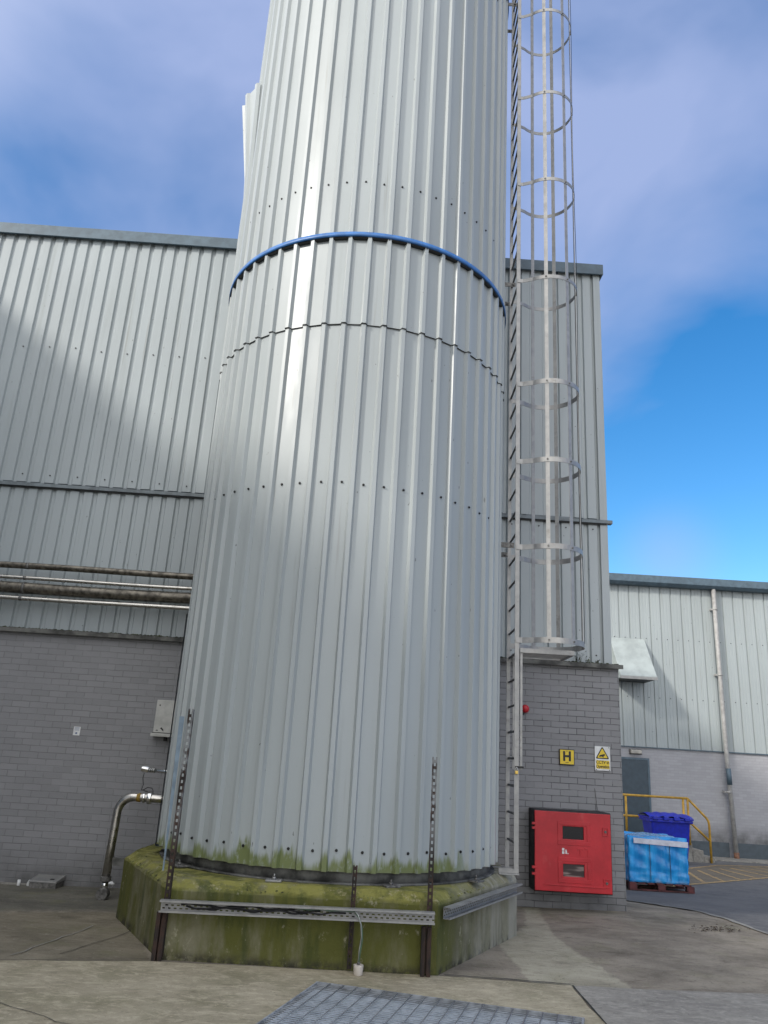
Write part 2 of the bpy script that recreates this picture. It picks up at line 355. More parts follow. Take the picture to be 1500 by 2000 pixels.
def sheet(name, pts, lift, mat, jit=.012, step=.18, cut=.25):
    out = []
    for (a, b), (c, d_) in zip(pts, pts[1:] + pts[:1]):
        n = max(1, int(math.hypot(c-a, d_-b)/step))
        for k in range(n):
            t = k/n; j = jit if k else 0
            out.append((a+(c-a)*t + random.uniform(-j, j), b+(d_-b)*t + random.uniform(-j, j)))
    bm = bmesh.new(); f = bm.faces.new([bm.verts.new((x, y, 0)) for x, y in out])
    x0, x1 = min(p[0] for p in out), max(p[0] for p in out); y0, y1 = min(p[1] for p in out), max(p[1] for p in out)
    for lo, hi, ax in ((x0, x1, 0), (y0, y1, 1)):
        k = math.ceil(lo/cut)*cut
        while k < hi and (hi-lo) < 30:
            co = (k, 0, 0) if ax == 0 else (0, k, 0); no = (1, 0, 0) if ax == 0 else (0, 1, 0)
            bmesh.ops.bisect_plane(bm, geom=bm.verts[:]+bm.edges[:]+bm.faces[:], plane_co=co, plane_no=no); k += cut
    bmesh.ops.triangulate(bm, faces=bm.faces[:])
    for v in bm.verts: v.co.z = G(v.co.x, v.co.y) + lift
    bmesh.ops.recalc_face_normals(bm, faces=bm.faces)
    if sum(f.normal.z for f in bm.faces) < 0: bmesh.ops.reverse_faces(bm, faces=bm.faces)
    me = bpy.data.meshes.new(name); bm.to_mesh(me); bm.free(); me.materials.append(getattr(mat, "m", mat))
    o = bpy.data.objects.new(name, me); col.objects.link(o); return struct(o)
def strip(name, pts, wd, lift, mat, jit=.01):
    P = []
    for (a, b), (c, d_) in zip(pts, pts[1:]):
        n = max(1, int(math.hypot(c-a, d_-b)/.12))
        for k in range(n): P.append((a+(c-a)*k/n + random.uniform(-jit, jit), b+(d_-b)*k/n + random.uniform(-jit, jit)))
    P.append(pts[-1]); m = MB()
    for i, (x, y) in enumerate(P):
        q0 = P[max(0, i-1)]; q1 = P[min(len(P)-1, i+1)]; dx, dy = q1[0]-q0[0], q1[1]-q0[1]; l = math.hypot(dx, dy) or 1
        ww = wd*.5*random.uniform(.6, 1.2)
        for s_ in (1, -1): xx, yy = x - dy/l*ww*s_, y + dx/l*ww*s_; m.v.append((xx, yy, G(xx, yy)+lift))
    for i in range(len(P)-1): m.face((2*i, 2*i+1, 2*i+3, 2*i+2))
    o = m.build(name, mat)
    return struct(o)
# asphalt road beyond the concrete edge
sheet('road', [(4.62, 5.0), (4.52, 8.9), (4.38, 10.0), (4.1, 10.9), (3.62, 12.0), (3.3, 12.6), (3.3, 23.2), (14.5, 23.2), (29, 23.2), (29, 5)], .010, mAsph)
sheet('pavement', [(-9, -8), (1.655, -8), (1.655, 6.73), (.66, 6.775), (-1.6, 6.705), (-2.65, 6.47), (-4.2, 6.2), (-9, 5.6)], .010, mApron)
sheet('slab_paving', [(1.672, -8), (9, -8), (9, 5.2), (4.4, 6.9), (1.672, 6.73)], .008, mSlab)
PALE = [(1.30, 8.14), (1.75, 9.0), (1.95, 10.15), (2.12, 10.15), (2.02, 9.2), (1.96, 8.6), (2.0, 7.9), (2.08, 7.4), (2.16, 6.65), (1.66, 6.65), (1.36, 6.7), (1.34, 7.4)]
DAMP = [(-9, 5.5), (-1.4, 6.5), (-1.6, 6.73), (-2.1, 8.2), (-2.3, 8.5), (-2.6, 8.55), (-3.2, 8.35), (-4.6, 7.8), (-9, 7.0)]
WET = [(-9, 7.05), (-4.6, 7.85), (-3.2, 8.4), (-2.6, 8.6), (-2.2, 8.6), (-2.2, 10.5), (-9, 10.5)]
def cover(poly, x, y, s_):
    ins = False; dm = 9e9
    for (a, b), (c, d_) in zip(poly, poly[1:]+poly[:1]):
        if (b > y) != (d_ > y) and x < (c-a)*(y-b)/(d_-b)+a: ins = not ins
        ex, ey = c-a, d_-b; t = max(0, min(1, ((x-a)*ex+(y-b)*ey)/(ex*ex+ey*ey))); dm = min(dm, math.hypot(x-a-t*ex, y-b-t*ey))
    return max(0, min(1, .5 + (dm if ins else -dm)/s_))
zx = lin(-6.0, 5.0, .0625); zy = lin(5.5, 10.5, .0625); zx.append(5.0); zy.append(10.5)
zm = MB(); zm.v = [(x, y, G(x, y)+.005) for y in zy for x in zx]; nz = len(zx)
for j in range(len(zy)-1):
    for i in range(nz-1): zm.face((j*nz+i, j*nz+i+1, (j+1)*nz+i+1, (j+1)*nz+i))
zo = zm.build('yard_paving', mYard); struct(zo)
for nm, poly, s_ in (('pale', PALE, .16), ('damp', DAMP, .22), ('wet', WET, .5)):
    at_ = zo.data.attributes.new(nm, 'FLOAT', 'POINT'); at_.data.foreach_set('value', [cover(poly, v.co.x, v.co.y, s_) for v in zo.data.vertices])
strip('joint_line', [(1.663, -2), (1.655, 5.0), (1.67, 6.72)], .014, .014, mJoint, .004)
strip('joint_line', [(.68, 6.81), (1.2, 6.79), (1.66, 6.745)], .02, .014, mJoint)
strip('joint_line', [(-1.6, 6.74), (-2.65, 6.49), (-5, 6.12)], .012, .015, mJoint)
strip('crack_line', [(-2.3, 6.75), (-2.12, 7.3), (-2.0, 7.95), (-1.93, 8.1)], .008, .011, mJoint, .02)
strip('crack_line', [(-2.2, 5.52), (-1.74, 5.25), (-1.3, 5.1)], .006, .015, mJoint, .012)
strip('cement_line', [(-2.62, 6.62), (-2.5, 7.2), (-2.42, 7.85)], .012, .012, mKerb, .02)
strip('cement_line', [(4.60, 6.2), (4.60, 7.2), (4.50, 8.9), (4.36, 10.0), (4.08, 10.9), (3.6, 12.0)], .07, .014, mKerb, .02)

# yellow hatch marking on the asphalt
hx = [(5.55, 14.9), (9.6, 17.75), (9.9, 18.7), (8.9, 18.9), (6.6, 17.4)]
def line(a, b, wd=.1): strip('hatch_marking', [a, b], wd, .016, mHatch, .004)
H0, H1, H2, H3 = (5.3, 15.1), (9.6, 19.05), (9.95, 20.6), (7.5, 19.2)      # corners of the hatched box
H1b = (13.0, 22.0)
sheet('road_marking', [(4.6, 14.5), (13.0, 22.0), (12.2, 21.9), (8.9, 20.9), (5.6, 17.2)], .0125, ground('worn marked asphalt', (.12, .105, .08), (.18, .15, .11), (.08,.075,.06)))
line((4.6, 14.5), H1b, .12); line((6.2, 18.0), (8.9, 20.9), .1); line((8.9, 20.9), (12.2, 21.9), .1)
for i in range(12):
    t = i/11; a = (4.9+6.6*t, 14.77+6.0*t); b = (6.0+4.6*t, min(17.6+4.2*t, 21.4))
    line(b, (b[0]+(a[0]-b[0])*.97, b[1]+(a[1]-b[1])*.97), .085)

# ------------------------------------------------------------------ profiled sheets
def sheetmb(u0, u1, z0, z1, P, pitch=.19, crown=.118, slope=.016, depth=.03, off=0, inv=False, minor=0):
    # P(u, d) gives a plan point for a distance along the wall and depth behind its face
    prof = []; u = u0 - pitch + off
    while u < u1 + pitch:
        seg = [(u, 0), (u+crown, 0), (u+crown+slope, depth), (u+pitch-slope, depth)]
        if minor:
            for q in (1, 2): c = u + crown*q/3; seg.insert(-3, (c-.012, 0)); seg.insert(-3, (c, minor)); seg.insert(-3, (c+.012, 0))
        prof += seg; u += pitch
    prof.sort(); prof = [(a, (depth-b) if inv else b) for a, b in prof]
    pr = []
    for (a, da), (b, db) in zip(prof, prof[1:]):
        if b <= u0 or a >= u1: continue
        if a < u0: da = da + (db-da)*(u0-a)/(b-a); a = u0
        if not pr: pr.append((a, da))
        if b > u1: db = da + (db-da)*(u1-a)/(b-a); b = u1
        pr.append((b, db))
    m = MB()
    for (a, d_) in pr: x, y = P(a, d_); m.v += [(x, y, z0), (x, y, z1)]
    for i in range(len(pr)-1): m.face((2*i, 2*i+2, 2*i+3, 2*i+1))
    return m

# ------------------------------------------------------------------ building behind the silo
XL, XR = -8.2, 3.12; YW = 10.26; YBK = 13.5; ZB, ZF, ZT = 2.93, 4.92, 9.08
bd = thing('factory_building', 'tall grey sheet-clad factory building over painted brick, standing behind the silo', 'building', (XR, YW, 0))
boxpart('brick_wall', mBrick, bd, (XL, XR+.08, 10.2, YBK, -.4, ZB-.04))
P1 = lambda u, d_: (u, YW - .005 + d_)
sheetmb(XL, XR, ZB+.02, ZF-.02, P1, off=.05).build('lower_cladding', mClad, bd, fix=False)
sheetmb(XL, XR, ZF+.04, ZT-.05, P1, off=.05).build('upper_cladding', mClad, bd, fix=False)
P2 = lambda u, d_: (XR + .002 - d_, u)
sheetmb(YW, YBK, ZB+.02, ZT-.05, P2, off=.05).build('side_cladding', mClad, bd, fix=False)
part('backing_wall', mFascia, bd, lambda m: m.box(XL, XR-.05, YW+.04, YBK, ZB-.03, ZT-.08))
part('corner_trim', mClad, bd, lambda m: (m.box(XR-.09, XR+.012, YW-.018, YW-.006, ZB+.02, ZT-.12), m.box(XR+.006, XR+.018, YW-.006, YW+.1, ZB+.02, ZT-.12)))
part('roof_fascia', mFascia, bd, lambda m: (m.box(XL, XR+.06, YW-.075, YW-.045, ZT-.15, ZT+.03), m.box(XL, XR+.06, YW-.045, YBK, ZT-.0, ZT+.028), m.box(XR+.03, XR+.058, YW-.045, YBK, ZT-.15, ZT-.002)), .004)
part('rear_shadow_block', mClad, bd, lambda m: m.box(XL, XR-.02, YBK+.01, 18.4, -.8, 7.9))  # unseen annex, height and depth shaped for the shadow it throws on the warehouse
# flashing strip between the sheets
def fl(m):
    m.box(XL, XR+.075, YW-.035, YW+.03, ZF-.035, ZF-.012)
    m.box(XL, XR+.075, YW-.055, YW-.036, ZF-.035, ZF+.012)
    x = XL
    while x < XR:
        l = random.uniform(.5, 1.2); 
        m.box(x, min(x+l, XR+.06), YW-.030, YW-.008, ZF-.010, ZF+random.uniform(.012, .035)); x += l + random.uniform(.01, .1)
part('wall_flashing', plain('weathered flashing', (.17, .20, .215), .5, var=.15), bd, fl)
part('flashing_gap', mInk, bd, lambda m: m.box(XL, XR, YW-.034, YW-.002, ZF-.052, ZF-.036))
def drip(m):
    m.box(XL, XR+.12, 10.135, YW+.03, ZB-.038, ZB-.012)
    m.box(XL, XR+.12, 10.118, 10.134, ZB-.055, ZB-.002)
part('drip_flashing', mDark, bd, drip)
mMoss = plain('moss', (.055, .065, .03), .95, 0, .5, 14, .5)
def moss(m):
    for i in range(900):
        x = random.uniform(-6.5, XR+.1); s_ = random.uniform(.008, .03); y = random.uniform(10.125, 10.23)
        z = ZB-.006
        m.add([(x-s_*1.6, y, z), (x, y-s_*.5, z), (x+s_*1.6, y+.01, z), (x, y+.02, z+s_*.9), (x+s_*.4, y-.01, z+s_*.7)], [(0,1,4,3),(1,2,4),(0,3,2,1),(2,3,4)])
mo = part('moss_growth', mMoss, bd, moss); mo['kind'] = 'stuff'
# weeds growing on the ledge
def weed(x, y, z, h, n, label):
    m = MB()
    for i in range(n):
        a = random.uniform(0, 6.28); l = h*random.uniform(.4, 1); p = Vector((x+random.uniform(-.04,.04), y, z))
        pts = [p + Vector((math.cos(a)*l*.35*t*t, math.sin(a)*l*.2*t*t, l*t)) for t in (0, .35, .7, 1)]
        m.tube(pts, [.004, .003, .002, .001], 4)
        for t in (1, 2, 3):
            q = pts[t]; r = random.uniform(.008, .02); d_ = Vector((random.uniform(-1,1), random.uniform(-1,0), random.uniform(-.2,.8))).normalized()*r
            e_ = d_.orthogonal().normalized()*r*.5
            m.add([q, q+d_+e_, q+d_*2, q+d_-e_], [(0,1,2,3)])
    tag(m.build('weed', mMoss), label, 'weed', 'weeds on the brick ledge')
weed(2.66, 10.16, ZB-.01, .17, 9, 'tallest weed sprig growing on the brick ledge right of the caged ladder')
weed(2.78, 10.16, ZB-.01, .09, 8, 'low weed tuft on the brick ledge near the corner of the building')
weed(2.92, 10.16, ZB-.01, .06, 7, 'tiny weed at the far right end of the brick ledge')

bs = MB(); bs.tube([(0, 0, 0), (0, -.012, 0)], .010, 6); proto = None
def fix(parent, x, y, z, sc=1):
    global proto
    if proto is None: proto = bs.build('screw', mInk, None); o = proto
    else: o = proto.copy(); col.objects.link(o)
    o.parent = parent; o.matrix_parent_inverse = Matrix.Translation(-parent.location); o.location = (x, y, z); o.scale = (sc, 1, sc)
for zr in (5.06, 7.05):
    for k in range(9, 42): 
        if k % 2: fix(bd, XL - .19 + .05 + .059 + .19*k, YW-.004, zr + random.uniform(-.02, .02))
for zr in (3.05, 4.80):
    for k in (53, 55, 57, 59): fix(bd, XL - .19 + .05 + .059 + .19*k, YW-.004, zr)

# ------------------------------------------------------------------ wing and tower at the left, outside the picture
wg = thing('side_wing', 'grey sheet-clad wing running forward along the left side of the yard', 'building', (-8.2, 0, 0))
WH = 9.3
part('wall', mClad, wg, lambda m: m.box(-16, -8.26, -15, 10.2, 2.9, WH-.05))
part('brick_base', mBrick, wg, lambda m: m.box(-16, -8.2, -15, 10.19, -.4, 2.88))
sheetmb(-15, 10.19, 2.92, WH-.1, lambda u, d_: (-8.215-d_, u)).build('cladding', mClad, wg)
part('roof_fascia', mFascia, wg, lambda m: m.box(-16.05, -8.19, -15.05, 10.18, WH-.04, WH+.2))

# ------------------------------------------------------------------ silo
CX, CY = -.358, 8.683; RP = 1.704; RH = .038; NR = 52; PH = R_(-5.7)
def cyl(a, r): return (CX + math.sin(a)*r, CY - math.cos(a)*r)
def silosheet(z0, z1, rp, a0=-180, a1=180, flare=None):
    m = MB(); prof = []
    k0 = math.floor((R_(a0)-PH)/(2*math.pi/NR)); k = k0
    while True:
        c = PH + k*2*math.pi/NR
        if c > R_(a1): break
        if c >= R_(a0):
            for du, h in ((-.036, 0), (-.019, RH), (.019, RH), (.036, 0)): prof.append((c + du/rp, h))
        k += 1
    zs = [z0, z1] if not flare else [z0 + (z1-z0)*i/6 for i in range(7)]
    for a, h in prof:
        for i, z in enumerate(zs):
            x, y = cyl(a, rp + h + (flare(i/6, min(1, max(0, (R_(-64)-a)/R_(14)))) if flare else 0)); m.v.append((x, y, z))
    n = len(prof); q = len(zs); full = a1-a0 >= 360
    for i in range(n if full else n-1):
        j = (i+1) % n
        for t in range(q-1): m.face((i*q+t, j*q+t, j*q+t+1, i*q+t+1))
    return m
sil = thing('silo', 'tall round silo wrapped in ribbed pale grey metal sheets with a blue band', 'silo', (CX, CY, .58))
ZS = 14.2
silosheet(.675, 5.86, RP-.006).build('lower_cladding', mSilo, sil, fix=False)
silosheet(5.84, ZS, RP+.006).build('upper_cladding', mSilo, sil, fix=False)
def ringwall(m, r0, r1, z0, z1, a0=-180, a1=180, n=180):
    for i in range(n+1):
        a = R_(a0 + (a1-a0)*i/n)
        for r, z in ((r1, z0), (r1, z1), (r0, z1), (r0, z0)): x, y = cyl(a, r); m.v.append((x, y, z))
    b = len(m.v) - 4*(n+1)
    for i in range(n):
        for k in range(4): m.face((b+i*4+k, b+i*4+(k+1)%4, b+i*4+4+(k+1)%4, b+i*4+4+k), k in (0, 2))
part('skirt', mDark, sil, lambda m: ringwall(m, 1.55, 1.655, .575, .72))
part('base_ring', mDark, sil, lambda m: ringwall(m, 1.60, 1.70, .574, .590))
part('tank_shell', mDark, sil, lambda m: ringwall(m, 1.50, 1.60, .725, ZS-.2))
for zr in (6.88, 12.1):
    part('blue_band', mBlue, sil, lambda m: ringwall(m, RP+.0445, RP+.056, zr+.004, zr+.058))
    part('band_shade_strip', mInk, sil, lambda m: ringwall(m, RP+.008, RP+.0440, zr-.014, zr+.05))  # black ring drawn in for the shade under the band between the ribs
part('roof', mFascia, sil, lambda m: (ringwall(m, 1.4, RP+.06, ZS, ZS+.03), ringwall(m, 0.01, 1.5, ZS-.02, ZS-.001)))
# black line drawn in for the shaded gap where the sheet ends overlap
def lap(m):
    pts = []; n = NR
    for k in range(-17, 18):
        c = PH + k*2*math.pi/n
        for du, h in ((-.037, 0), (-.020, RH), (.020, RH), (.037, 0)):
            x, y = cyl(c + du/RP, RP + .003 + h + random.uniform(0, .003)); pts.append((x, y, 5.838 + random.uniform(-.004, .003)))
    m.tube(pts, .0042, 5)
part('lap_shade_line', mInk, sil, lap)
# loose end sheet flaring off the left side
silosheet(7.6, 10.0, RP+.008, -85, -62, lambda t, q=1: .19*q*max(0, t-.42)/.58).build('loose_sheet', mSilo, sil, fix=False)
# corner trim at the left of the lowest sheets
part('edge_trim', mFascia, sil, lambda m: ringwall(m, RP-.03, RP+.050, .64, 2.95, -83, -76, 6))
# screws in the middle of the pans
sm_ = MB(); sm_.tube([(0, 0, 0), (0, -.004, 0)], .0125, 10); sm_.tube([(0, -.004, 0), (0, -.013, 0)], .008, 6)
first = None
for zrow in (.83, 4.1, 7.62, 11.5):
    for k in range(-12, 13):
        a = PH + (k+.5)*2*math.pi/NR + random.uniform(-.006, .006)
        x, y = cyl(a, RP*math.cos(math.pi/NR) + (.0 if zrow < 5.8 else .008) - .002 + .001)
        if first is None: first = sm_.build('screw', mInk, None); o = first
        else: o = first.copy(); col.objects.link(o)
        o.parent = sil; o.matrix_parent_inverse = Matrix.Translation(-sil.location)
        o.location = (x, y, zrow + random.uniform(-.012, .012)); o.rotation_euler = (0, 0, a)

# ------------------------------------------------------------------ concrete plinth
pl = thing('concrete_plinth', 'chamfered concrete plinth green with algae carrying the silo', 'plinth', (-.4, 8.5, 0))
outer = [(-1.55, 6.78), (.62, 6.78), (1.56, 8.5), (1.56, 10.19), (-2.35, 10.19), (-2.35, 8.3)]
def inset(pts, d_):
    out = []
    for i, p in enumerate(pts):
        a, b = Vector(pts[i-1]), Vector(pts[(i+1) % len(pts)]); p = Vector(p)
        e1 = (p-a).normalized(); e2 = (b-p).normalized(); n1_ = Vector((-e1.y, e1.x)); n2_ = Vector((-e2.y, e2.x))
        bis = (n1_+n2_).normalized(); out.append(tuple(p + bis*d_/max(.4, bis.dot(n1_))))
    return out
def plinth(m):
    rings = [([(x, y) for x, y in outer], -.3), (outer, .50), (inset(outer, .012), .522), (inset(outer, .085), .575)]
    dense = []
    for pts, z in rings:
        r = []
        for i in range(6):
            a, b = Vector(pts[i]), Vector(pts[(i+1) % 6])
            for k in range(24): q = a + (b-a)*k/24; r.append((q.x, q.y, z))
        dense.append(r)
    zsub = [-.3 + .8*i/10 for i in range(11)]
    layers = [[(x, y, z) for x, y, _ in dense[0]] for z in zsub] + dense[2:]
    for li, lay in enumerate(layers):
        for i, (x, y, z) in enumerate(lay):
            j = .0028 if (li and li < 11) else .003
            m.v.append((x + random.uniform(-j, j), y + random.uniform(-j, j), z + (random.uniform(-.006, .006) if li > 9 else 0)))
    n = 144
    for li in range(len(layers)-1):
        for i in range(n): m.face((li*n+i, li*n+(i+1)%n, (li+1)*n+(i+1)%n, (li+1)*n+i), False)
    b = (len(layers)-1)*n; m.face([b+i for i in range(n)])
part('concrete_block', mPl, pl, plinth)
for a, mt, lb in ((-46, mGalvD, None), (-12, mGalv, None), (20, mGalvD, None), (52, mGalvD, None)):
    x, y = cyl(R_(a), 1.76); T = Matrix.Translation((x, y, .581)) @ Matrix.Rotation(R_(a + random.uniform(-15, 15)), 4, 'Z')
    ap = part('anchor_plate', mt, pl, lambda m: m.box(-.065, .065, -.05, .05, 0, .014, T), .002)
    part('bolt', mt, ap, lambda m: (m.tube([T @ Vector((0, 0, .0145)), T @ Vector((0, 0, .032))], .016, 6), m.tube([T @ Vector((0, 0, .0325)), T @ Vector((0, 0, .055))], .007, 8)))

def clumps(m):
    for i in range(1500):
        e_ = random.random(); k = random.random()
        if e_ < .6: x = -1.5 + 2.1*random.random(); y = 6.79 + .085*k; z = .518 + .055*k
        elif e_ < .8: t = random.random(); x = .62+.9*t - .09*k; y = 6.80+1.65*t + .06*k; z = .518 + .055*k
        else: t = random.random(); x = -1.55-.78*t + .10*k; y = 6.80+1.45*t + .06*k; z = .518 + .055*k
        if math.sin(x*7+1)+math.sin(y*9)+random.uniform(-1, 1) < .1: continue
        s_ = random.uniform(.004, .012)
        m.add([(x-s_*1.5, y, z), (x, y-s_*1.3, z-.003), (x+s_*1.5, y, z), (x, y+s_*1.3, z+.002), (x+s_*.3, y, z+s_*.8)], [(0,1,4),(1,2,4),(2,3,4),(3,0,4)])
mg = part('moss_growth', plain('olive moss', (.13, .135, .035), .95, 0, .5, 12, .4), pl, clumps); mg['kind'] = 'stuff'

# ------------------------------------------------------------------ slotted steel posts
def slotted(m, x, y, z0, z1, wd=.042, pitch=.05):
    t = .003; h = wd/2
    m.box(x-h, x-h+.013, y, y+t, z0, z1); m.box(x+h-.013, x+h, y, y+t, z0, z1)
    z = z0
    while z < z1 - .03: m.box(x-h+.0131, x+h-.0131, y, y+t, z, min(z+pitch-.024, z1)); z += pitch
    m.box(x+h-.0028, x+h+.0002, y+t+.0002, y+.038, z0, z1-.004)
def post(x, z1, label, low=True, wd=.042, up=mRust):
    p = thing('slotted_post', label, 'post', (x, 6.735, 0), 'slotted steel posts along the plinth front')
    part('slotted_angle', up, p, lambda m: slotted(m, x, 6.732, .03, z1, wd))
    if low: part('stiffening_bar', mRust, p, lambda m: (m.box(x-.058, x-.026, 6.712, 6.770, .0, .352), m.box(x-.012, x+.02, 6.712, 6.7315, .0, .345)), .002)
    return p
post(-1.53, 1.90, 'tall rusty slotted post on the left end of the plinth front')
post(.548, 1.63, 'slotted post with light upper half on the right end of the plinth front', up=mRust)
post(-.06, .765, 'short dark slotted post in the middle of the plinth front', low=False, wd=.036)
p = thing('slotted_post', 'pale grey metal strip standing just behind the tall rusty post', 'post', (-1.62, 6.82, .58))
part('flat_strip', plain('dull blue strip', (.20, .27, .33), .5), p, lambda m: m.prism([(-1.66, 1.84), (-1.618, 1.84), (-1.622, .62), (-1.634, .62)], 6.90, 6.906, 'y'))

# ------------------------------------------------------------------ cable trays
def tray(name, A, B, zA, zB, label, cables=True, h=.086):
    A = Vector((*A, zA)); B = Vector((*B, zB)); L_ = (B-A).length; ex = (B-A).normalized(); ez = Vector((0,0,1)); ez = (ez - ex*ez.dot(ex)).normalized()
    ey = ez.cross(ex)          # into the wall
    T = Matrix((ex, ey, ez)).transposed().to_4x4(); T.translation = A
    t = thing(name, label, 'cable tray', A)
    def web(m):
        rows = [(.018, .028), (.040, .050), (.060, .070)]; zs = [0] + [q for r in rows for q in r] + [h]
        for i in range(0, len(zs), 2): m.box(0, L_, 0, .002, zs[i], zs[i+1], T)
        for ri, (a, b) in enumerate(rows):
            x = .0 + (.022 if ri == 1 else 0)
            m.box(0, x+.012, 0, .002, a, b, T); x += .012
            while x < L_-.04: m.box(x+.022, min(x+.045, L_), 0, .002, a, b, T); x += .045
    part('perforated_web', mGalv, t, web)
    part('flange', mGalv, t, lambda m: (m.box(0, L_, -.055, -.0002, h-.003, h, T), m.box(0, L_, -.058, -.0552, h-.014, h, T)))
    part('flange', mGalv, t, lambda m: (m.box(0, L_, -.055, -.0002, 0, .003, T), m.box(0, L_, -.058, -.0552, 0, .014, T)))
    return t, T, L_
t1, T1, L1 = tray('cable_tray', (-1.56, 6.698), (.585, 6.698), .360, .386, 'long galvanised cable tray with black cables across the plinth front')
def wig(L0, L1_, y, z, a, ph): return [(L0 + (L1_-L0)*i/30, y + a*.3*math.sin(i*.9+ph), z + a*math.sin(i*.55+ph) + a*.5*math.sin(i*1.3+ph)) for i in range(31)]
for k, (l0, l1, y, z, r) in enumerate(((.16, 1.25, -.014, .055, .008), (.20, 1.15, -.015, .036, .007), (.30, 1.45, -.028, .044, .006))):
    m = MB(); m.tube([T1 @ Vector(p_) for p_ in wig(l0, l1, y, z, .008, k*2)], r, 8)
    tag(m.build('cable', mBlack), ['thickest black cable lying in the front cable tray, the upper one', 'black cable lying low in the front cable tray', 'thin black cable winding over the others in the front cable tray'][k], 'cable', 'black cables in the front tray')
mGreenC = plain('green sheathed cable', (.10, .17, .11), .5, var=.1)
m = MB(); m.tube([T1 @ Vector(p_) for p_ in wig(1.05, 1.52, -.034, .066, .003, 1)] + [(.0, 6.62, .40), (.022, 6.60, .34), (.03, 6.61, .26), (.018, 6.64, .16), (.012, 6.66, .07)], .0055, 8)
tag(m.build('cable', mGreenC), 'thin green cable drooping out of the front tray into the white cup', 'cable')
m = MB(); m.tube([(-.035, 6.64, .445), (-.012, 6.60, .43), (.012, 6.585, .37), (.022, 6.60, .28), (.010, 6.64, .17), (.008, 6.665, .07)], .0045, 8)
tag(m.build('cable', plain('grey cable', (.3, .31, .29), .5)), 'thin grey cable looping over the tray edge beside the green cable', 'cable')
cu = thing('cable_cup', 'small white plastic cup at the foot of the middle slotted post', 'cup', (.012, 6.66, 0))
part('cup_body', plain('off white plastic', (.55, .50, .44), .5, var=.12), cu, lambda m: m.tube([(.012, 6.66, .010), (.012, 6.66, .080)], [.034, .040], 20), .003)
part('conduit_stub', mGalvD, cu, lambda m: m.tube([(.012, 6.66, .0805), (.012, 6.66, .10)], .012, 10))
t2, T2, L2 = tray('cable_tray', (.665, 6.795), (1.545, 8.40), .405, .40, 'short empty galvanised cable tray on the angled right face of the plinth')

# ------------------------------------------------------------------ caged ladder
LX, LY0, LY1 = 1.512, 8.30, 8.75; HC = (1.925, 8.525); HR = .37
ld = thing('caged_ladder', 'galvanised caged ladder climbing the right side of the silo', 'ladder', (LX, 8.5, .56))
for y, xa, xb in ((LY0, -.020, .030), (LY1, -.030, .014)): part('stile', mGalv, ld, lambda m: m.box(LX+xa, LX+xb, y-.006, y+.006, .57, ZS+.9), .002)
z = .86
while z < ZS:
    part('rung', mGalvD, ld, lambda m: m.tube([(LX, LY0+.0062, z), (LX, LY1-.0062, z)], .0125, 8)); z += .27
def arc(a0, a1, n, r=HR): return [(HC[0]+r*math.cos(a0+(a1-a0)*i/n), HC[1]+r*math.sin(a0+(a1-a0)*i/n)) for i in range(n+1)]
for hz in (2.89, 3.93, 4.96, 5.96, 7.40, 8.88, 10.32, 11.80, 13.25):
    wd = .06 if hz < 6.5 else .05
    a = math.acos(-.30/HR)
    pts = [(LX+.03, LY0-.0105)] + arc(-(a-.12), a-.12, 36) + [(LX+.03, LY1+.0105)]
    pts = [(LX-.01, LY0-.0105), (LX+.06, LY0-.0105)] + arc(-(a-.25), a-.25, 40) + [(LX+.06, LY1+.0105), (LX-.01, LY1+.0105)]
    part('cage_hoop', mGalv, ld, lambda m: m.strap([(x, y, hz) for x, y in pts], wd, .006))
bars = []
for ang in (-104, -60, 0, 62, 108):
    a = R_(ang); r = HR - .0065; c = Vector((HC[0]+r*math.cos(a), HC[1]+r*math.sin(a), 0)); tg = Vector((-math.sin(a), math.cos(a), 0))
    part('cage_bar', mGalv, ld, lambda m: m.strap([(c.x, c.y, 2.87), (c.x, c.y, 13.3)], .046, .006, tg))
    for hz in (2.89, 3.93, 4.96, 5.96, 7.40, 8.88, 10.32, 11.80): bars.append((c, tg, hz, a))
def clips(m):
    for c, tg, hz, a in bars:
        n_ = Vector((math.cos(a), math.sin(a), 0)); p_ = c + n_*.011 + Vector((0, 0, hz))
        m.tube([p_, p_ + n_*.008], .011, 6)
cl = part('cage_bolts', mGalvD, ld, clips); cl['kind'] = 'stuff'
for zb in (3.95, 7.35, 12.05):
    for y, dz in ((LY0+.012, 0), (LY1-.012, .0)):
        part('wall_bracket', mGalvD, ld, lambda m: (m.box(CX+math.sqrt(max(.1, (RP+.02)**2-(y-CY)**2)), LX-.029, y-.004, y+.004, zb-.03, zb+.03),
             m.tube([(LX-.06, y-.005, zb), (LX-.06, y-.022, zb)], .014, 6)), .001)
part('foot_bracket', mGalv, ld, lambda m: (m.box(LX-.17, LX+.03, LY0-.05, LY0-.0065, .572, .582), m.box(LX-.17, LX+.03, LY0-.0125, LY0-.0065, .5825, .625)), .002)
part('foot_bracket', mGalv, ld, lambda m: m.box(LX-.17, LX+.03, LY1-.05, LY1-.0065, .578, .588))
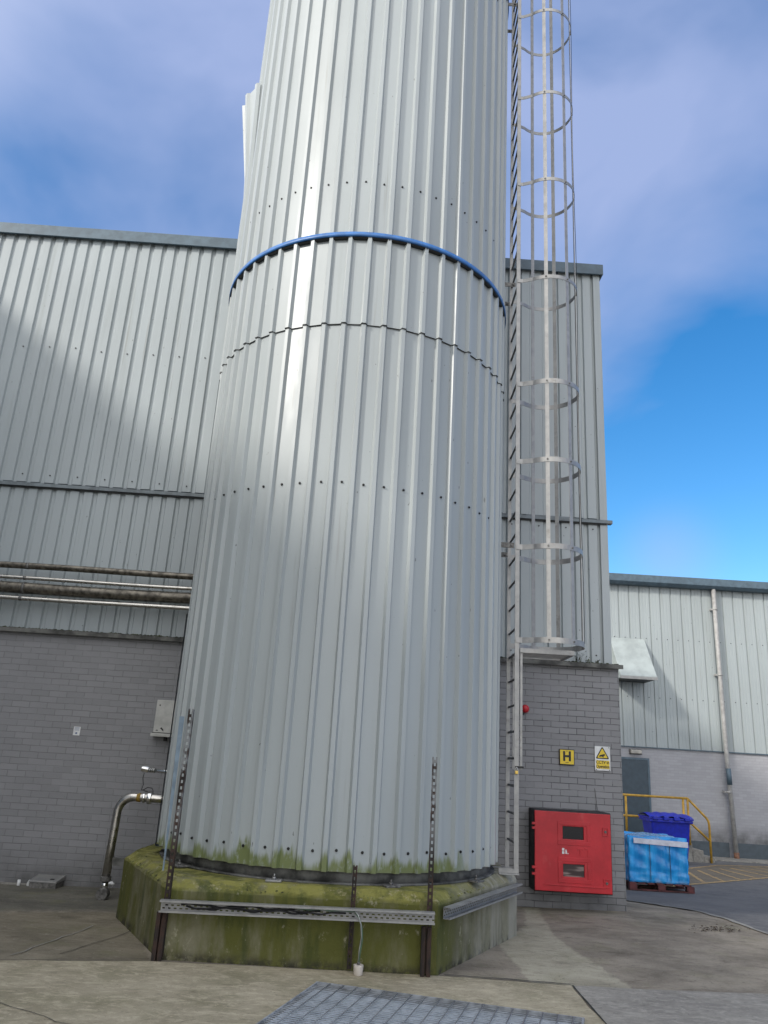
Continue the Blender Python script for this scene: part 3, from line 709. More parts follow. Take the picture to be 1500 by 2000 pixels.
# hinged guard at the foot of the cage
def guard(m):
    z0 = 2.755
    for y in (8.28, 8.76): m.box(LX+.036, LX+.62, y, y+.03, z0, z0+.05)
    m.box(LX+.59, LX+.62, 8.311, 8.759, z0, z0+.05)
    for i in range(5): y = 8.34 + i*.082; m.box(LX+.036, LX+.589, y, y+.045, z0+.010, z0+.022)
part('guard_grille', mGalv, ld, guard, .002)
for y in (LY0, LY1): part('guard_side_bar', mGalv, ld, lambda m: m.box(LX+.040, LX+.066, y-.004, y+.010, 1.56, 2.80), .002)
hp = part('hasp', mInk, ld, lambda m: m.box(LX-.01, LX+.075, LY0-.03, LY0-.0065, 1.575, 1.595), .002)
lk = thing('padlock', 'small brass padlock hanging from the caged ladder guard', 'padlock', (LX, 8.27, 1.53))
part('lock_body', mBrass, lk, lambda m: m.box(LX-.017, LX+.017, 8.262, 8.278, 1.515, 1.548), .004)
part('shackle', mChrome, lk, lambda m: m.tube([(LX+.011*math.cos(t*math.pi/8), 8.27, 1.549+.035*math.sin(t*math.pi/8)) for t in range(9)], .0028, 6))
# loose wire hanging beside the cage
m = MB(); m.tube([(2.325, 8.56, 13.4)] + [(2.315+.008*math.sin(i*.7), 8.56, 13.2-i*.5) for i in range(21)] + [(2.32, 8.55, 2.93)], .004, 5)
tag(m.build('earth_cable', mBlack), 'thin black cable running down the outer side of the ladder cage', 'cable')

# ------------------------------------------------------------------ things on the right wall
W0 = 10.2
def text(body, size, mat, name, parent, loc, bold=0, sx=1):
    cu_ = bpy.data.curves.new(name, 'FONT'); cu_.body = body; cu_.size = size; cu_.align_x = 'CENTER'; cu_.align_y = 'CENTER'; cu_.extrude = .0008; cu_.offset = bold
    t_ = bpy.data.objects.new(name, cu_); col.objects.link(t_)
    me = bpy.data.meshes.new_from_object(t_.evaluated_get(bpy.context.evaluated_depsgraph_get())); bpy.data.objects.remove(t_)
    me.transform(Matrix.Translation(loc) @ Matrix.Rotation(math.pi/2, 4, 'X') @ Matrix.Diagonal((sx, 1, 1, 1))); me.materials.clear(); me.materials.append(getattr(mat, "m", mat))
    o = bpy.data.objects.new(name, me); col.objects.link(o); o.parent = parent; o.matrix_parent_inverse = Matrix.Translation(-parent.location); return o
hs_ = thing('hydrant_sign', 'square yellow sign with a black letter H on the brick wall', 'sign', (2.497, W0-.01, 1.736))
boxpart('sign_plate', mInk, hs_, (2.401, 2.594, W0-.024, W0-.001, 1.642, 1.832), .003)
boxpart('yellow_face', mYellow, hs_, (2.411, 2.585, W0-.026, W0-.0245, 1.652, 1.823))
text('H', .158, mInk, 'letter', hs_, (2.498, W0-.0275, 1.742), .0065, .95)
boxpart('small_print', mInk, hs_, (2.478, 2.518, W0-.0275, W0-.0265, 1.669, 1.675))
part('screw', mInk, hs_, lambda m: m.tube([(2.498, W0-.0265, 1.808), (2.498, W0-.031, 1.808)], .006, 8))
cs = thing('cctv_sign', 'white and yellow sign with a camera triangle reading CCTV in Operation', 'sign', (2.952, W0-.01, 1.745))
boxpart('sign_plate', mWhite, cs, (2.856, 3.052, W0-.016, W0-.010, 1.598, 1.893), .002)
def rtri(m, cx, cz, s_, r, y0, y1):
    pts = []
    for k in range(3):
        a = math.pi/2 + k*2*math.pi/3; vx, vz = cx+math.cos(a)*s_, cz+math.sin(a)*s_
        for j in range(-3, 4): b = a + j*math.pi/9; pts.append((vx+math.cos(b)*r, vz+math.sin(b)*r))
    m.prism(pts, y0, y1, 'y')
part('triangle_border', mInk, cs, lambda m: rtri(m, 2.953, 1.792, .080, .011, W0-.018, W0-.0165))
part('triangle_face', mYellow, cs, lambda m: rtri(m, 2.953, 1.792, .066, .006, W0-.0195, W0-.0185))
def camicon(m):
    T = Matrix.Translation((2.953, W0-.0205, 1.778)) @ Matrix.Rotation(R_(-16), 4, 'Y')
    m.box(-.036, .034, -.0005, .0005, -.004, .016, T); m.box(-.044, -.034, -.0005, .0005, -.002, .008, T); m.box(.0, .012, -.0005, .0005, -.02, -.0045, T); m.box(-.012, .0, -.0005, .0005, -.012, -.0045, T)
part('camera_symbol', mInk, cs, camicon)
boxpart('yellow_panel', mYellow, cs, (2.872, 3.040, W0-.0178, W0-.0165, 1.622, 1.722), 0)
text('CCTV in', .050, mInk, 'lettering', cs, (2.954, W0-.019, 1.698), .001, .92)
text('Operation', .050, mInk, 'lettering', cs, (2.955, W0-.019, 1.647), .001, .80)
for x, z in ((3.036, 1.880), (2.872, 1.609), (3.038, 1.609)): part('screw', mGalvD, cs, lambda m: m.tube([(x, W0-.0165, z), (x, W0-.021, z)], .006, 8))
# fire hose cabinet
fc = thing('fire_cabinet', 'large red and black fire hose cabinet mounted low on the brick wall', 'cabinet', (2.48, 10.0, .2))
boxpart('cabinet_body', mBlack, fc, (2.015, 2.945, 9.885, W0-.002, .215, 1.115), .012)
DX0, DX1, DZ0, DZ1, DY = 2.022, 2.932, .228, 1.100, 9.862
def door(m):                                               # red front with two openings
    xs_ = [DX0, 2.357, 2.606, DX1]; zs_ = [DZ0, .392, .528, .800, .942, DZ1]
    for i in range(3):
        for j in range(5):
            if i == 1 and j in (1, 3): continue
            m.box(xs_[i], xs_[i+1], DY, 9.884, zs_[j], zs_[j+1])
def weld(o):
    bm = bmesh.new(); bm.from_mesh(o.data); bmesh.ops.remove_doubles(bm, verts=bm.verts, dist=1e-5)
    seen = {}
    for f in bm.faces: seen.setdefault(tuple(sorted(v.index for v in f.verts)), []).append(f)
    bmesh.ops.delete(bm, geom=[f for fs in seen.values() if len(fs) > 1 for f in fs], context='FACES')
    bmesh.ops.recalc_face_normals(bm, faces=bm.faces); bm.to_mesh(o.data); bm.free(); return o
dr = weld(part('door', mRed, fc, door)); md = dr.modifiers.new('bevel', 'BEVEL'); md.width = .006; md.segments = 2; md.limit_method = 'ANGLE'
def framing(m, x0, x1, z0, z1, w_, y0, y1):
    m.box(x0, x1, y0, y1, z1-w_, z1); m.box(x0, x1, y0, y1, z0, z0+w_); m.box(x0, x0+w_, y0, y1, z0+w_, z1-w_); m.box(x1-w_, x1, y0, y1, z0+w_, z1-w_)
part('raised_frame', mRed, dr, lambda m: framing(m, 2.295, 2.69, .735, 1.0, .045, DY-.006, DY-.0002), .006)
part('raised_frame', mRed, dr, lambda m: framing(m, 2.295, 2.69, .325, .60, .045, DY-.006, DY-.0002), .006)
part('bottom_ridge', mRed, dr, lambda m: (m.prism([(2.12, .293), (2.86, .285), (2.83, .300), (2.15, .307)], DY-.010, DY-.0002, 'y'),), .003)
part('window', mPane, dr, lambda m: m.box(2.358, 2.605, 9.876, 9.880, .801, .941))
part('window', mPane2, dr, lambda m: m.box(2.358, 2.605, 9.876, 9.880, .393, .527))
for z in (.955, .905, .475, .405): part('hinge', mRed, dr, lambda m: m.box(1.990, 2.040, 9.858, 9.900, z-.014, z+.014), .003)
for z in (.905, .345):
    lt = part('latch', mRed, dr, lambda m: (framing(m, 2.83, 2.90, z-.05, z+.045, .008, DY-.008, DY-.0002),), .002)
    part('latch_key', mGalvD, lt, lambda m: m.tube([(2.867, DY-.0005, z), (2.867, DY-.014, z)], .014, 12))
part('embossed_symbol', mRed, dr, lambda m: (m.box(2.53, 2.60, DY-.005, DY-.0002, .69, .705), m.box(2.555, 2.575, DY-.005, DY-.0002, .625, .689), m.box(2.62, 2.66, DY-.005, DY-.0002, .695, .71), m.box(2.645, 2.66, DY-.005, DY-.0002, .62, .694)), .002)
part('white_pictogram', mWhite, dr, lambda m: (m.box(2.345, 2.372, DY-.0035, DY-.0002, .672, .700), m.box(2.345, 2.372, DY-.0035, DY-.0002, .637, .665), m.prism([(2.384, .640), (2.403, .638), (2.402, .668), (2.396, .685), (2.386, .686)], DY-.0035, DY-.0002, 'y'), m.box(2.410, 2.420, DY-.0035, DY-.0002, .637, .648)))
m = MB(); m.tube([(2.846, W0-.004, 1.385), (2.850, W0-.012, 1.36), (2.862, W0-.008, 1.25), (2.872, W0-.02, 1.12), (2.868, 10.0, 1.118), (2.865, 9.895, 1.112)], .003, 6)
tag(m.build('cabinet_wire', mGalvD), 'thin wire running down the bricks to the top of the red cabinet', 'wire')
bl = thing('alarm_bell', 'small round red alarm bell on the brick wall behind the ladder', 'alarm bell', (1.965, W0, 2.30))
part('bell_dome', mRed, bl, lambda m: m.tube([(1.965, W0-.001, 2.30), (1.965, W0-.03, 2.30), (1.965, W0-.055, 2.30), (1.965, W0-.068, 2.30), (1.965, W0-.073, 2.30)], [.052, .052, .045, .03, .008], 24))
part('backplate', mInk, bl, lambda m: m.box(1.905, 1.955, W0-.025, W0-.001, 2.225, 2.262), .003)

# ------------------------------------------------------------------ things on the left wall
eb = thing('electrical_box', 'pale grey metal electrical box on the left wall beside the silo', 'electrical box', (-2.62, W0, 1.69))
boxpart('enclosure', mGreyBox, eb, (-2.70, -2.44, W0-.14, W0-.001, 1.735, 2.13), .006)
boxpart('lower_cover', mGreyBox, eb, (-2.725, -2.43, W0-.15, W0-.001, 1.688, 1.728), .004)
boxpart('seam', mInk, eb, (-2.71, -2.44, W0-.135, W0-.002, 1.7285, 1.7345))
part('keyhole', mInk, eb, lambda m: m.tube([(-2.655, W0-.1405, 2.065), (-2.655, W0-.144, 2.065)], .009, 10))
part('peeling_mark', mInk, eb, lambda m: (m.prism([(-2.675, 1.76), (-2.64, 1.755), (-2.65, 1.772)], W0-.1418, W0-.1406, 'y'), m.prism([(-2.62, 1.79), (-2.57, 1.75), (-2.575, 1.775), (-2.60, 1.80)], W0-.1418, W0-.1406, 'y')))
part('cable_gland', mBlack, eb, lambda m: m.tube([(-2.55, W0-.08, 1.687), (-2.55, W0-.08, 1.64)], .022, 10))
ws = thing('wall_notice', 'tiny white notice stuck on the left brick wall', 'notice', (-3.68, W0, 1.70))
boxpart('paper', mWhite, ws, (-3.722, -3.640, W0-.006, W0-.002, 1.645, 1.750))
part('print', plain('blue print', (.12, .16, .3), .5), ws, lambda m: [m.box(-3.712, -3.65, W0-.0075, W0-.0065, 1.735-i*.014, 1.740-i*.014) for i in range(3)] + [m.box(-3.693, -3.670, W0-.0075, W0-.0065, 1.662, 1.682)])
mOldPipe = plain('stained brown steel', (.155, .14, .115), .35, .7, .3, 16)
# steam and water pipes along the wall
for i, (zc, r, yc, mt, lb) in enumerate(((3.715, .042, 10.0, mRust, 'uppermost of the pipes along the left wall, dark and rusty'),
        (3.55, .024, 9.98, mSteel, 'thin bright steel pipe just above the thick pipe on the left wall'),
        (3.425, .075, 10.02, mSteel, 'thickest pipe on the left wall, dull and stained'),
        (3.285, .028, 9.97, mChrome, 'lowest thin shiny pipe on the left wall'))):
    pp = thing('wall_pipe', lb, 'pipe', (-4, yc, zc), 'horizontal pipes on the left wall')
    part('pipe', [mOldPipe, mSteel, mOldPipe, mSteel][i], pp, lambda m: m.tube([(-8.1+j*.4, yc, zc+.004*math.sin(j*.8+i)) for j in range(17)], r, 16))
    for x in (-7.0, -4.6): part('pipe_clamp', mGalvD, pp, lambda m: m.tube([(x-.018, yc, zc+.004*math.sin((x+8.1)/.4*.8+i)), (x+.018, yc, zc+.004*math.sin((x+8.1)/.4*.8+i))], r+.004, 16))
mRustP = None
# stainless drain pipe
dp = thing('drain_pipe', 'stainless steel pipe with an elbow and capped foot beside the plinth', 'pipe', (-2.8, 9.3, 0))
def bend(c, r, a0, a1, ax, n=10):
    return [(c[0]+r*math.cos(a0+(a1-a0)*i/n), c[1], c[2]+r*math.sin(a0+(a1-a0)*i/n)) for i in range(n+1)]
part('pipe', mSteel, dp, lambda m: m.tube([(-2.0, 9.3, 1.01), (-2.46, 9.3, 1.015)] + bend((-2.62, 9.3, .845), .17, math.pi/2, math.pi, 0) + [(-2.80, 9.3, .5), (-2.808, 9.3, .155)], .046, 18))
part('coupling', mChrome, dp, lambda m: m.tube([(-2.425, 9.3, 1.013), (-2.47, 9.3, 1.013)], .066, 20), .004)
part('coupling', mChrome, dp, lambda m: m.tube([(-2.50, 9.3, 1.013), (-2.525, 9.3, 1.013)], .056, 20), .003)
part('tape_band', plain('ochre tape', (.32, .20, .03), .6), dp, lambda m: m.tube([(-2.548, 9.3, 1.014), (-2.59, 9.3, 1.013)], .0475, 18))
part('lower_collar', mGalvD, dp, lambda m: m.tube([(-2.808, 9.3, .19), (-2.808, 9.3, .14)], .058, 18), .004)
part('end_neck', mChrome, dp, lambda m: m.tube([(-2.808, 9.3, .139), (-2.806, 9.29, .06)], .036, 16))
part('end_cap', mGalvD, dp, lambda m: m.tube([(-2.806, 9.33, .02), (-2.806, 9.22, .012)], .062, 22), .006)
part('support_arm', mDark, dp, lambda m: m.box(-2.76, -2.34, 9.28, 9.32, .30, .38))
sv = thing('hose_connector', 'bright metal hose connector poking out above the stainless pipe', 'connector', (-2.6, 9.4, 1.3))
part('nut', mChrome, sv, lambda m: m.tube([(-2.60, 9.35, 1.318), (-2.515, 9.35, 1.31)], .036, 6), .003)
part('threaded_end', mChrome, sv, lambda m: (m.tube([(-2.51, 9.35, 1.31), (-2.0, 9.35, 1.29)], .022, 12), [m.tube([(-2.505+q*.022, 9.35, 1.31), (-2.495+q*.022, 9.35, 1.31)], .031, 16) for q in range(3)]))
m = MB(); m.tube([(-2.56, 9.33, 1.28), (-2.565, 9.32, 1.22), (-2.55, 9.32, 1.15), (-2.56, 9.31, 1.09), (-2.53, 9.3, 1.10), (-2.49, 9.29, 1.125), (-2.44, 9.3, 1.12), (-2.42, 9.3, 1.08), (-2.47, 9.29, 1.075), (-2.53, 9.29, 1.09)], .005, 6)
tag(m.build('tether_chain', mInk), 'dark looped tether hanging between the hose connector and the stainless pipe', 'chain')
bb = thing('bait_box', 'low metal bait box on the ground against the left wall', 'bait box', (-3.65, 10.05, -.07))
boxpart('base', mGalvD, bb, (-3.83, -3.52, 9.93, W0-.02, -.075, .0), .006)
part('lid', mGalv, bb, lambda m: m.prism([(9.925, .002), (W0-.015, .002), (W0-.015, .055), (9.925, .02)], -3.835, -3.515, 'x'), .004)
part('lid_vent', mInk, bb, lambda m: m.box(-3.62, -3.575, 9.99, 10.03, .030, .036))
for x, lb, tl in ((-4.0, 'upright white pipe stub left of the bait box', 0), (-3.885, 'bent white pipe stub touching the bait box', 1)):
    m = MB()
    if tl: m.tube([(x, 10.06, -.085), (x, 10.06, -.03), (x+.012, 10.055, -.01), (x+.04, 10.05, -.002)], .019, 12)
    else: m.tube([(x, 10.06, -.085), (x, 10.06, .0)], .018, 12)
    tag(m.build('pipe_stub', mWhite), lb, 'pipe stub', 'white pipe stubs by the left wall')
m = MB(); m.box(-4.9, -3.86, 9.98, W0-.003, -.12, -.055); struct(m.build('kerb', mKerb, None, .01))
m = MB(); m.tube([(-2.98, 10.1, .0), (-2.93, 10.08, .02), (-2.9, 10.08, .0)], .02, 8); tag(m.build('pipe_stub', mWhite), 'small white stub on the ground behind the capped pipe foot', 'pipe stub')

# ------------------------------------------------------------------ floor grating
A = Vector((-.277, 6.33)); ea = (Vector((1.50, 5.86)) - A).normalized(); eb_ = (Vector((-.545, 5.47)) - A).normalized()
gr = thing('floor_grating', 'galvanised steel grating set flush in the concrete in front of the plinth', 'grating', (A.x, A.y, 0))
def P_(u, v, z): q = A + ea*u + eb_*v; return (q.x, q.y, z)
def bar(m, a, b, w_, z0, z1):
    a = Vector(a); b = Vector(b); d_ = (b-a).normalized(); n_ = Vector((-d_.y, d_.x, 0))*w_/2
    m.add([(*(a-n_).xy, z0), (*(b-n_).xy, z0), (*(b+n_).xy, z0), (*(a+n_).xy, z0), (*(a-n_).xy, z1), (*(b-n_).xy, z1), (*(b+n_).xy, z1), (*(a+n_).xy, z1)], [(0,3,2,1),(4,5,6,7),(0,1,5,4),(1,2,6,5),(2,3,7,6),(3,0,4,7)])
GU, GV = 1.86, 1.3
mGrate = plain('grating steel', (.36, .38, .40), .5, .3, .2, 12)
part('frame', mGrate, gr, lambda m: [bar(m, P_(-.01, 0, 0), P_(GU+.01, 0, 0), .012, .012, .032), bar(m, P_(0, .01, 0), P_(0, GV, 0), .012, .012, .032), bar(m, P_(GU, .01, 0), P_(GU, GV, 0), .012, .012, .032), bar(m, P_(-.01, GV, 0), P_(GU+.01, GV, 0), .012, .012, .032)])
def lb_(m):
    v = .035
    while v < GV - .01: bar(m, P_(.008, v, 0), P_(GU-.008, v, 0), .004, .0245, .030); v += .035
g1 = part('bearing_bars', mGrate, gr, lb_); g1['kind'] = 'stuff'
def cb_(m):
    u = .1
    while u < GU: m.tube([P_(u, .01, .0315), P_(u, GV-.01, .0315)], .0042, 6); u += .1
part('cross_rods', mGalv, gr, cb_)
part('pit_floor', plain('pale pit lining', (.46, .52, .58), .35, 0, .05, 2), gr, lambda m: m.add([P_(.03,.13,.0145), P_(GU,.10,.0145), P_(GU,GV,.0145), P_(.03,GV,.0145)], [(0,1,2,3)]))

part('pit_edge', mDark, gr, lambda m: m.add([P_(0,0,.0125), P_(GU,0,.0125), P_(GU,GV,.0125), P_(0,GV,.0125)], [(0,1,2,3)]))

# ------------------------------------------------------------------ far warehouse
FY = 23.0; FX0, FX1 = 3.5, 34; FB, FT = 2.32, 7.34; gz = -.55
wh = thing('warehouse', 'lower grey-green sheet-clad warehouse across the yard at the right', 'warehouse', (10, FY, gz))
boxpart('brick_wall', mBrick2, wh, (FX0, FX1, FY, FY+.3, gz-.5, FB-.03))
sheetmb(FX0, FX1, FB, FT-.3, lambda u, d_: (u, FY-.02+d_), pitch=.318, crown=.268, slope=.014, depth=.032, minor=.006).build('cladding', mClad2, wh, fix=False)
part('backing_wall', mFascia, wh, lambda m: m.box(FX0, FX1, FY+.3, FY+20, gz, FT-.1))
part('base_flashing', mFascia, wh, lambda m: m.box(FX0, FX1, FY-.045, FY+.03, FB-.028, FB-.004))
part('plinth_band', mPlinthBand, wh, lambda m: (m.box(8.9, 10.14, FY-.008, FY-.001, gz-.1, gz+.44), m.box(10.38, FX1, FY-.008, FY-.001, gz-.1, gz+.44)))
part('gutter', mFascia, wh, lambda m: (m.prism([(FY-.30, FT), (FY-.02, FT+.02), (FY+.02, FT-.30), (FY-.22, FT-.30), (FY-.30, FT-.22)], FX0, FX1, 'x'),), .01)
part('roof', mFascia, wh, lambda m: m.add([(FX0, FY-.02, FT+.021), (FX1, FY-.02, FT+.021), (FX1, FY+12, FT+1.2), (FX0, FY+12, FT+1.2)], [(0,1,2,3)]))
for zr in (5.45, 3.72):
    for k in range(10, 30): fix(wh, FX0 - .318 + .134 + .318*k, FY-.019, zr, 1.3)
mPipe2 = plain('cream downpipe', (.36, .355, .34), .5, var=.1)
dpp = part('downpipe', mPipe2, wh, lambda m: m.tube([(10.16, FY-.16, FT-.3), (10.17, FY-.16, 4.4), (10.19, FY-.16, 2.2), (10.26, FY-.16, gz+.02)], .062, 14))
part('dark_sleeve', mFascia, dpp, lambda m: m.tube([(10.205, FY-.16, 1.86), (10.217, FY-.16, 1.42)], .070, 14))
part('shoe', plain('rust stained shoe', (.26, .13, .08), .8, 0, .3), dpp, lambda m: m.tube([(10.258, FY-.16, -.34), (10.262, FY-.16, gz+.015)], .070, 14))
for z in (4.45, 1.2, 6.4): part('pipe_clip', mPipe2, dpp, lambda m: (m.tube([(10.172, FY-.16, z), (10.172, FY-.16, z+.05)], .072, 14), m.box(10.05, 10.10, FY-.17, FY-.02, z, z+.05)))
hd = thing('vent_hood', 'pale sloping metal vent hood on the far warehouse wall', 'vent hood', (7.65, FY, 4.2))
HX0, HX1 = 6.98, 8.02; HY = FY-1.0
def hood(m):
    yt, yb = FY-.03, 22.05
    x0, x1 = 6.98, 8.02
    m.v += [(x0, yt, 5.42), (x1, yt, 5.42), (x0, yb, 4.22), (x1, yb, 4.22), (x0, yb, 4.14), (x1, yb, 4.14), (x0, yt, 4.16), (x1, yt, 4.16)]
    m.face((0, 2, 3, 1)); m.face((2, 4, 5, 3)); m.face((0, 6, 4, 2)); m.face((1, 3, 5, 7)); m.face((4, 6, 7, 5)); m.face((0, 1, 7, 6))
part('hood_shell', plain('pale hood sheet', (.36, .40, .39), .5, var=.08, scale=3), hd, hood, .008)
part('drip_edge', mGalv, hd, lambda m: m.box(6.97, 8.03, 22.03, 22.049, 4.12, 4.20), .003)
part('mesh_grille', mInk, hd, lambda m: m.box(7.03, 7.97, 22.10, FY-.06, 4.125, 4.138))
fd = part('door', mDoor, wh, lambda m: (m.box(7.08, 7.95, FY-.02, FY-.002, -.055, 1.95),), .004)
part('door_frame', mFascia, fd, lambda m: (m.box(7.02, 7.079, FY-.03, FY-.003, -.055, 2.01), m.box(7.951, 8.01, FY-.03, FY-.003, -.055, 2.01), m.box(7.079, 7.951, FY-.03, FY-.003, 1.951, 2.01)))
part('handle', mGalv, fd, lambda m: m.box(7.14, 7.26, FY-.07, FY-.045, .95, .98))
li = thing('bulkhead_light', 'small unlit pale bulkhead light above the far slate door', 'light', (7.62, FY, 2.17))
boxpart('base', mGalvD, li, (7.44, 7.80, FY-.05, FY-.003, 2.10, 2.24), .01)
boxpart('diffuser', plain('dull diffuser', (.42, .40, .35), .5), li, (7.46, 7.78, FY-.13, FY-.051, 2.11, 2.22), .03)
m = MB(); m.box(9.1, FX1, FY-.75, FY-.001, gz-.4, gz+.06); struct(m.build('kerb', mKerb, None, .02))
# door landing, steps, rail
lg = thing('door_landing', 'concrete landing with steps below the far slate door', 'landing', (7.5, 22.2, gz))
part('slab', mKerb, lg, lambda m: m.box(5.0, 8.5, 21.45, FY-.003, gz-.4, -.07), .01)
part('step', mKerb, lg, lambda m: m.box(8.501, 8.78, 21.45, FY-.003, gz-.4, -.22), .01)
part('step', mKerb, lg, lambda m: m.box(8.781, 9.06, 21.45, FY-.76, gz-.4, -.37), .01)
rl = thing('hand_rail', 'yellow tubular handrail round the far door landing and its steps', 'handrail', (7.5, 21.4, gz))
ry = 21.4
for nm, path in (('top_rail', [(5.0, ry, 1.03), (8.42, ry, 1.03)]), ('mid_rail', [(5.0, ry, .52), (8.42, ry, .52)]),
        ('post', [(6.79, ry, -.1), (6.79, ry, 1.0)]), ('post', [(8.30, ry, -.1), (8.30, ry, 1.0)]), ('post', [(8.42, ry, -.1), (8.42, ry, 1.03)]), ('post', [(5.1, ry, -.1), (5.1, ry, 1.0)]),
        ('sloping_rail', [(8.42, ry, 1.03), (8.89, ry, .57), (8.935, ry, .50), (8.95, ry, .40), (8.95, ry, gz+.03)]), ('lower_sloping_rail', [(8.42, ry, .47), (8.94, ry, .02)])):
    part(nm, mYellowR, rl, lambda m: m.tube(path, .03, 10))
part('foot_plate', mYellowR, rl, lambda m: m.box(8.86, 9.04, ry-.08, ry+.08, gz+.022, gz+.04))
# wheeled bin
bn = thing('wheelie_bin', 'large blue four-wheeled plastic bin in front of the yellow handrail', 'bin', (7.6, 20.8, -.5))
def binbody(m):
    b0 = [(7.18, 20.53), (8.02, 20.53), (8.02, 21.05), (7.18, 21.05)]; b1 = [(7.10, 20.42), (8.08, 20.42), (8.08, 21.16), (7.10, 21.16)]
    n = 4; m.v += [(x, y, -.40) for x, y in b0] + [(x, y, .50) for x, y in b1]
    m.face((3,2,1,0)); m.face((4,5,6,7))
    for i in range(4): m.face((i, (i+1)%4, 4+(i+1)%4, 4+i))
part('bin_body', mBin, bn, binbody, .04)
part('rim', mBin, bn, lambda m: m.box(7.05, 8.13, 20.37, 21.20, .46, .535), .02)
def lid(m):
    for i in range(13):
        pass
    n = 10; rows = []
    for i in range(n+1):
        x = 7.04 + 1.1*i/n
        for j in range(7):
            y = 20.36 + .86*j/6; m.v.append((x, y, .575 + .075*math.sin(math.pi*j/6) + .018*(i % 2) + (0.02 if 3 <= i <= 7 else 0)))
    for i in range(n):
        for j in range(6): m.face((i*7+j, (i+1)*7+j, (i+1)*7+j+1, i*7+j+1), True)
    b = len(m.v)
    m.box(7.04, 8.14, 20.36, 21.22, .537, .574)
part('lid', mBin, bn, lid)
for k in range(4): part('lid_grip', mBin, bn, lambda m: m.box(7.12+k*.26, 7.26+k*.26, 20.31, 20.362, .52, .60), .012)
for x in (7.22, 7.98):
    for y in (20.56, 21.02): part('wheel', mBlack, bn, lambda m: m.tube([(x-.022, y, -.44), (x+.022, y, -.44)], .075, 18))
for x in (7.22, 7.98):
    for y in (20.56, 21.02): part('castor_fork', mGalv, bn, lambda m: m.box(x-.03, x+.03, y-.05, y+.05, -.405, -.37))
# pallet with wrapped load
mPal = plain('red painted timber', (.11, .035, .035), .8, 0, .35, 8, .2)
PX0, PX1, PY0, PY1 = 4.60, 5.68, 14.45, 15.45
pz = G(5, 14.4) + .012
pa = thing('pallet', 'worn red timber pallet under the blue wrapped load', 'pallet', (5.14, 14.9, pz))
for y in (PY0, 14.9, PY1-.1): part('bottom_board', mPal, pa, lambda m: m.box(PX0, PX1+.04, y, y+.1, pz-.0, pz+.02))
for x in (PX0, 5.09, PX1-.09):
    for y in (PY0, 14.9, PY1-.1): part('block', mPal, pa, lambda m: m.box(x, x+.13, y, y+.1, pz+.021, pz+.10), .004)
for k in range(7): part('deck_board', mPal, pa, lambda m: m.box(PX0+k*.158, PX0+k*.158+.12, PY0, PY1, pz+.101, pz+.122), .002)
mWrap = Mat('blue shrink wrap', (.02, .22, .55), .22, 0, .5)
mw = mWrap; X, Y, Z = mw.xyz()
mw.color = mw.mix(mw.ramp(mw.noise(6, 5, .6, (1, 1, .25)), .35, .65), (.008, .21, .56), (.03, .36, .78)); mw.col(mw.color)
mw.over(mw.ramp(mw.noise(5, 6, .65, (2.2, 1, .4), loc=(3,3,1), dist=.5), .55, .75, 0, .5), (.10, .38, .74))
mw.over(mw.math('MULTIPLY', mw.ramp(Z, -.20, -.08, 1, 0), mw.ramp(mw.noise(7, 4), .35, .6)), (.30, .50, .78))
mw.bump(mw.noise(9, 5, .6, (1, 1, .3)), .25, .015); mw.bump(mw.noise(30, 4, .6, dist=1), .25, .01)
wl = thing('wrapped_load', 'bright blue shrink-wrapped stack of goods on the red pallet', 'wrapped load', (5.14, 14.95, pz+.123))
LZ0, LZ1 = pz+.124, .50
def load(m):
    n = 40; k = 20
    per = []
    x0, x1, y0, y1 = 4.62, 5.64, 14.50, 15.42
    for i in range(n): per.append((x0+(x1-x0)*i/n, y0, 0, -1))
    for i in range(n): per.append((x1, y0+(y1-y0)*i/n, 1, 0))
    for i in range(n): per.append((x1-(x1-x0)*i/n, y1, 0, 1))
    for i in range(n): per.append((x0, y1-(y1-y0)*i/n, -1, 0))
    N_ = len(per)
    for j in range(k+1):
        t = j/k; z = LZ0 + (LZ1-LZ0)*t
        for i, (x, y, nx_, ny_) in enumerate(per):
            u = (i % n)/n
            d_ = .012*math.cos(u*2*math.pi*3) + .006*math.sin(t*18+i*.3) + random.uniform(-.003, .003)
            if min(abs(u*3-1), abs(u*3-2)) < .06: d_ -= .018
            if .22 < t < .28: d_ -= .012
            m.v.append((x+nx_*d_, y+ny_*d_, z + (.035*math.sin(i*.21)*math.sin(i*.047) + .02 if j == k else 0)))
    for j in range(k):
        for i in range(N_): m.face((j*N_+i, j*N_+(i+1)%N_, (j+1)*N_+(i+1)%N_, (j+1)*N_+i), True)
    m.face([k*N_+i for i in range(N_)]); m.face([i for i in range(N_)][::-1])
part('wrap', mWrap, wl, load)
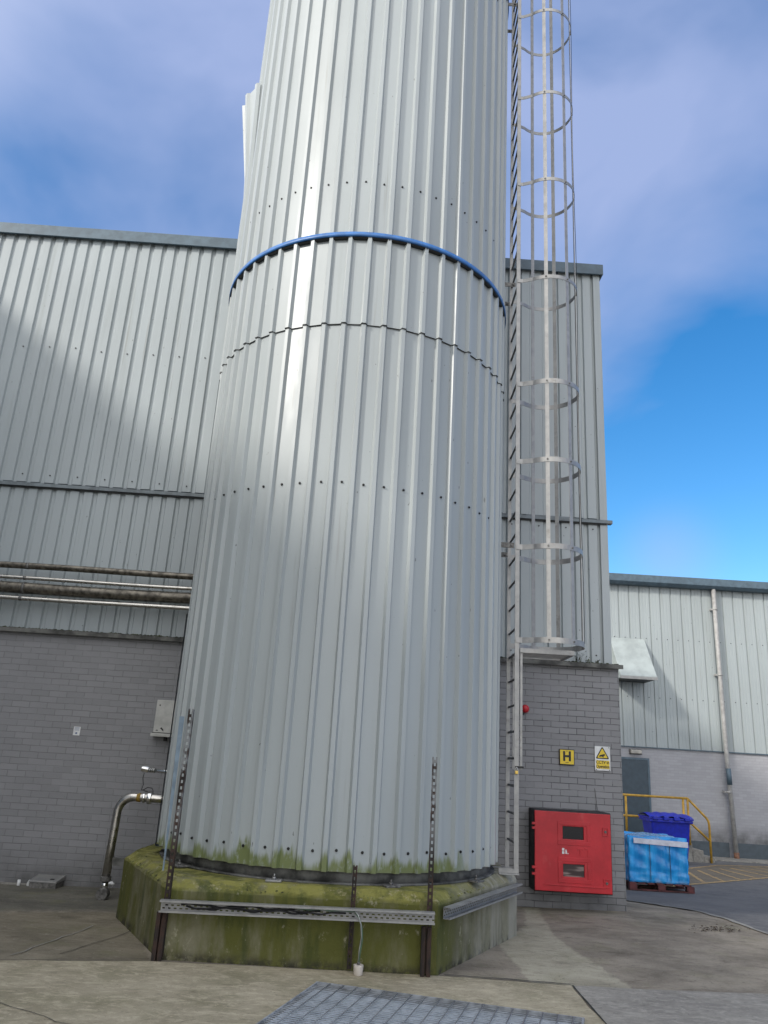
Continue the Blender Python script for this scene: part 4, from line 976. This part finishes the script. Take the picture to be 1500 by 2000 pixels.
part('white_band', plain('white wrap tail', (.62, .64, .72), .4, var=.08), wl, lambda m: (m.prism([(4.70, .43), (5.2, .415), (5.655, .40), (5.655, .49), (5.2, .50), (4.70, .515)], 14.462, 14.468, 'y'),))
for x in (4.98, 5.33): part('carton_seam', mInk, wl, lambda m: m.box(x-.004, x+.004, 14.472, 14.476, LZ0+.05, .44))
def toppuff(m):
    n = 12
    for i in range(n+1):
        for j in range(n+1):
            a, b = i/n, j/n; e = min(a, b, 1-a, 1-b)
            m.v.append((4.63+1.0*a, 14.5+.9*b, LZ1-.01 + min(1, e*6)*.05*(1+.5*math.sin(a*9+b*4)) ))
    for i in range(n):
        for j in range(n): m.face((i*(n+1)+j, (i+1)*(n+1)+j, (i+1)*(n+1)+j+1, i*(n+1)+j+1), True)
part('top_film', plain('pale blue film', (.14, .36, .66), .25, var=.2), wl, toppuff)
# litter on the concrete edge
mLf = plain('dead leaf', (.06, .04, .025), .9, 0, .5, 30)
def litter(m):
    for i in range(150):
        a = random.gauss(0, .16); b = random.gauss(0, .07); x = 3.92 + a; y = 9.35 + a*.3 + b; s_ = random.uniform(.006, .022); z = G(x, y) + random.uniform(.012, .025)
        q = random.uniform(0, 6.3); dx, dy = math.cos(q)*s_, math.sin(q)*s_
        m.add([(x-dx, y-dy, z), (x+dy*.5, y-dx*.5, z+s_*.4), (x+dx, y+dy, z), (x-dy*.5, y+dx*.5, z+s_*.2)], [(0,1,2,3)])
lf = part('leaf_litter', mLf, None, litter); lf['kind'] = 'stuff'; tag(lf, 'small scatter of dead leaves and grit on the concrete near the asphalt edge', 'litter')

# the back building stands a degree out of square with the yard: turn it, and what hangs on its walls, with it
SK = .018
bd.rotation_euler.z = SK
for o in (hs_, cs, fc, bl, eb, ws, bb): o.location.y -= SK*(XR - o.location.x)
for o in list(col.objects):
    if o.parent is None and o.name.startswith('wall_pipe'): o.location.y -= SK*(XR - o.location.x); o.rotation_euler.z = SK
    if o.parent is None and o.name.startswith('pipe_stub'): o.location.y -= .125
    if o.parent is None and o.name.startswith('weed'): o.location.y -= .006
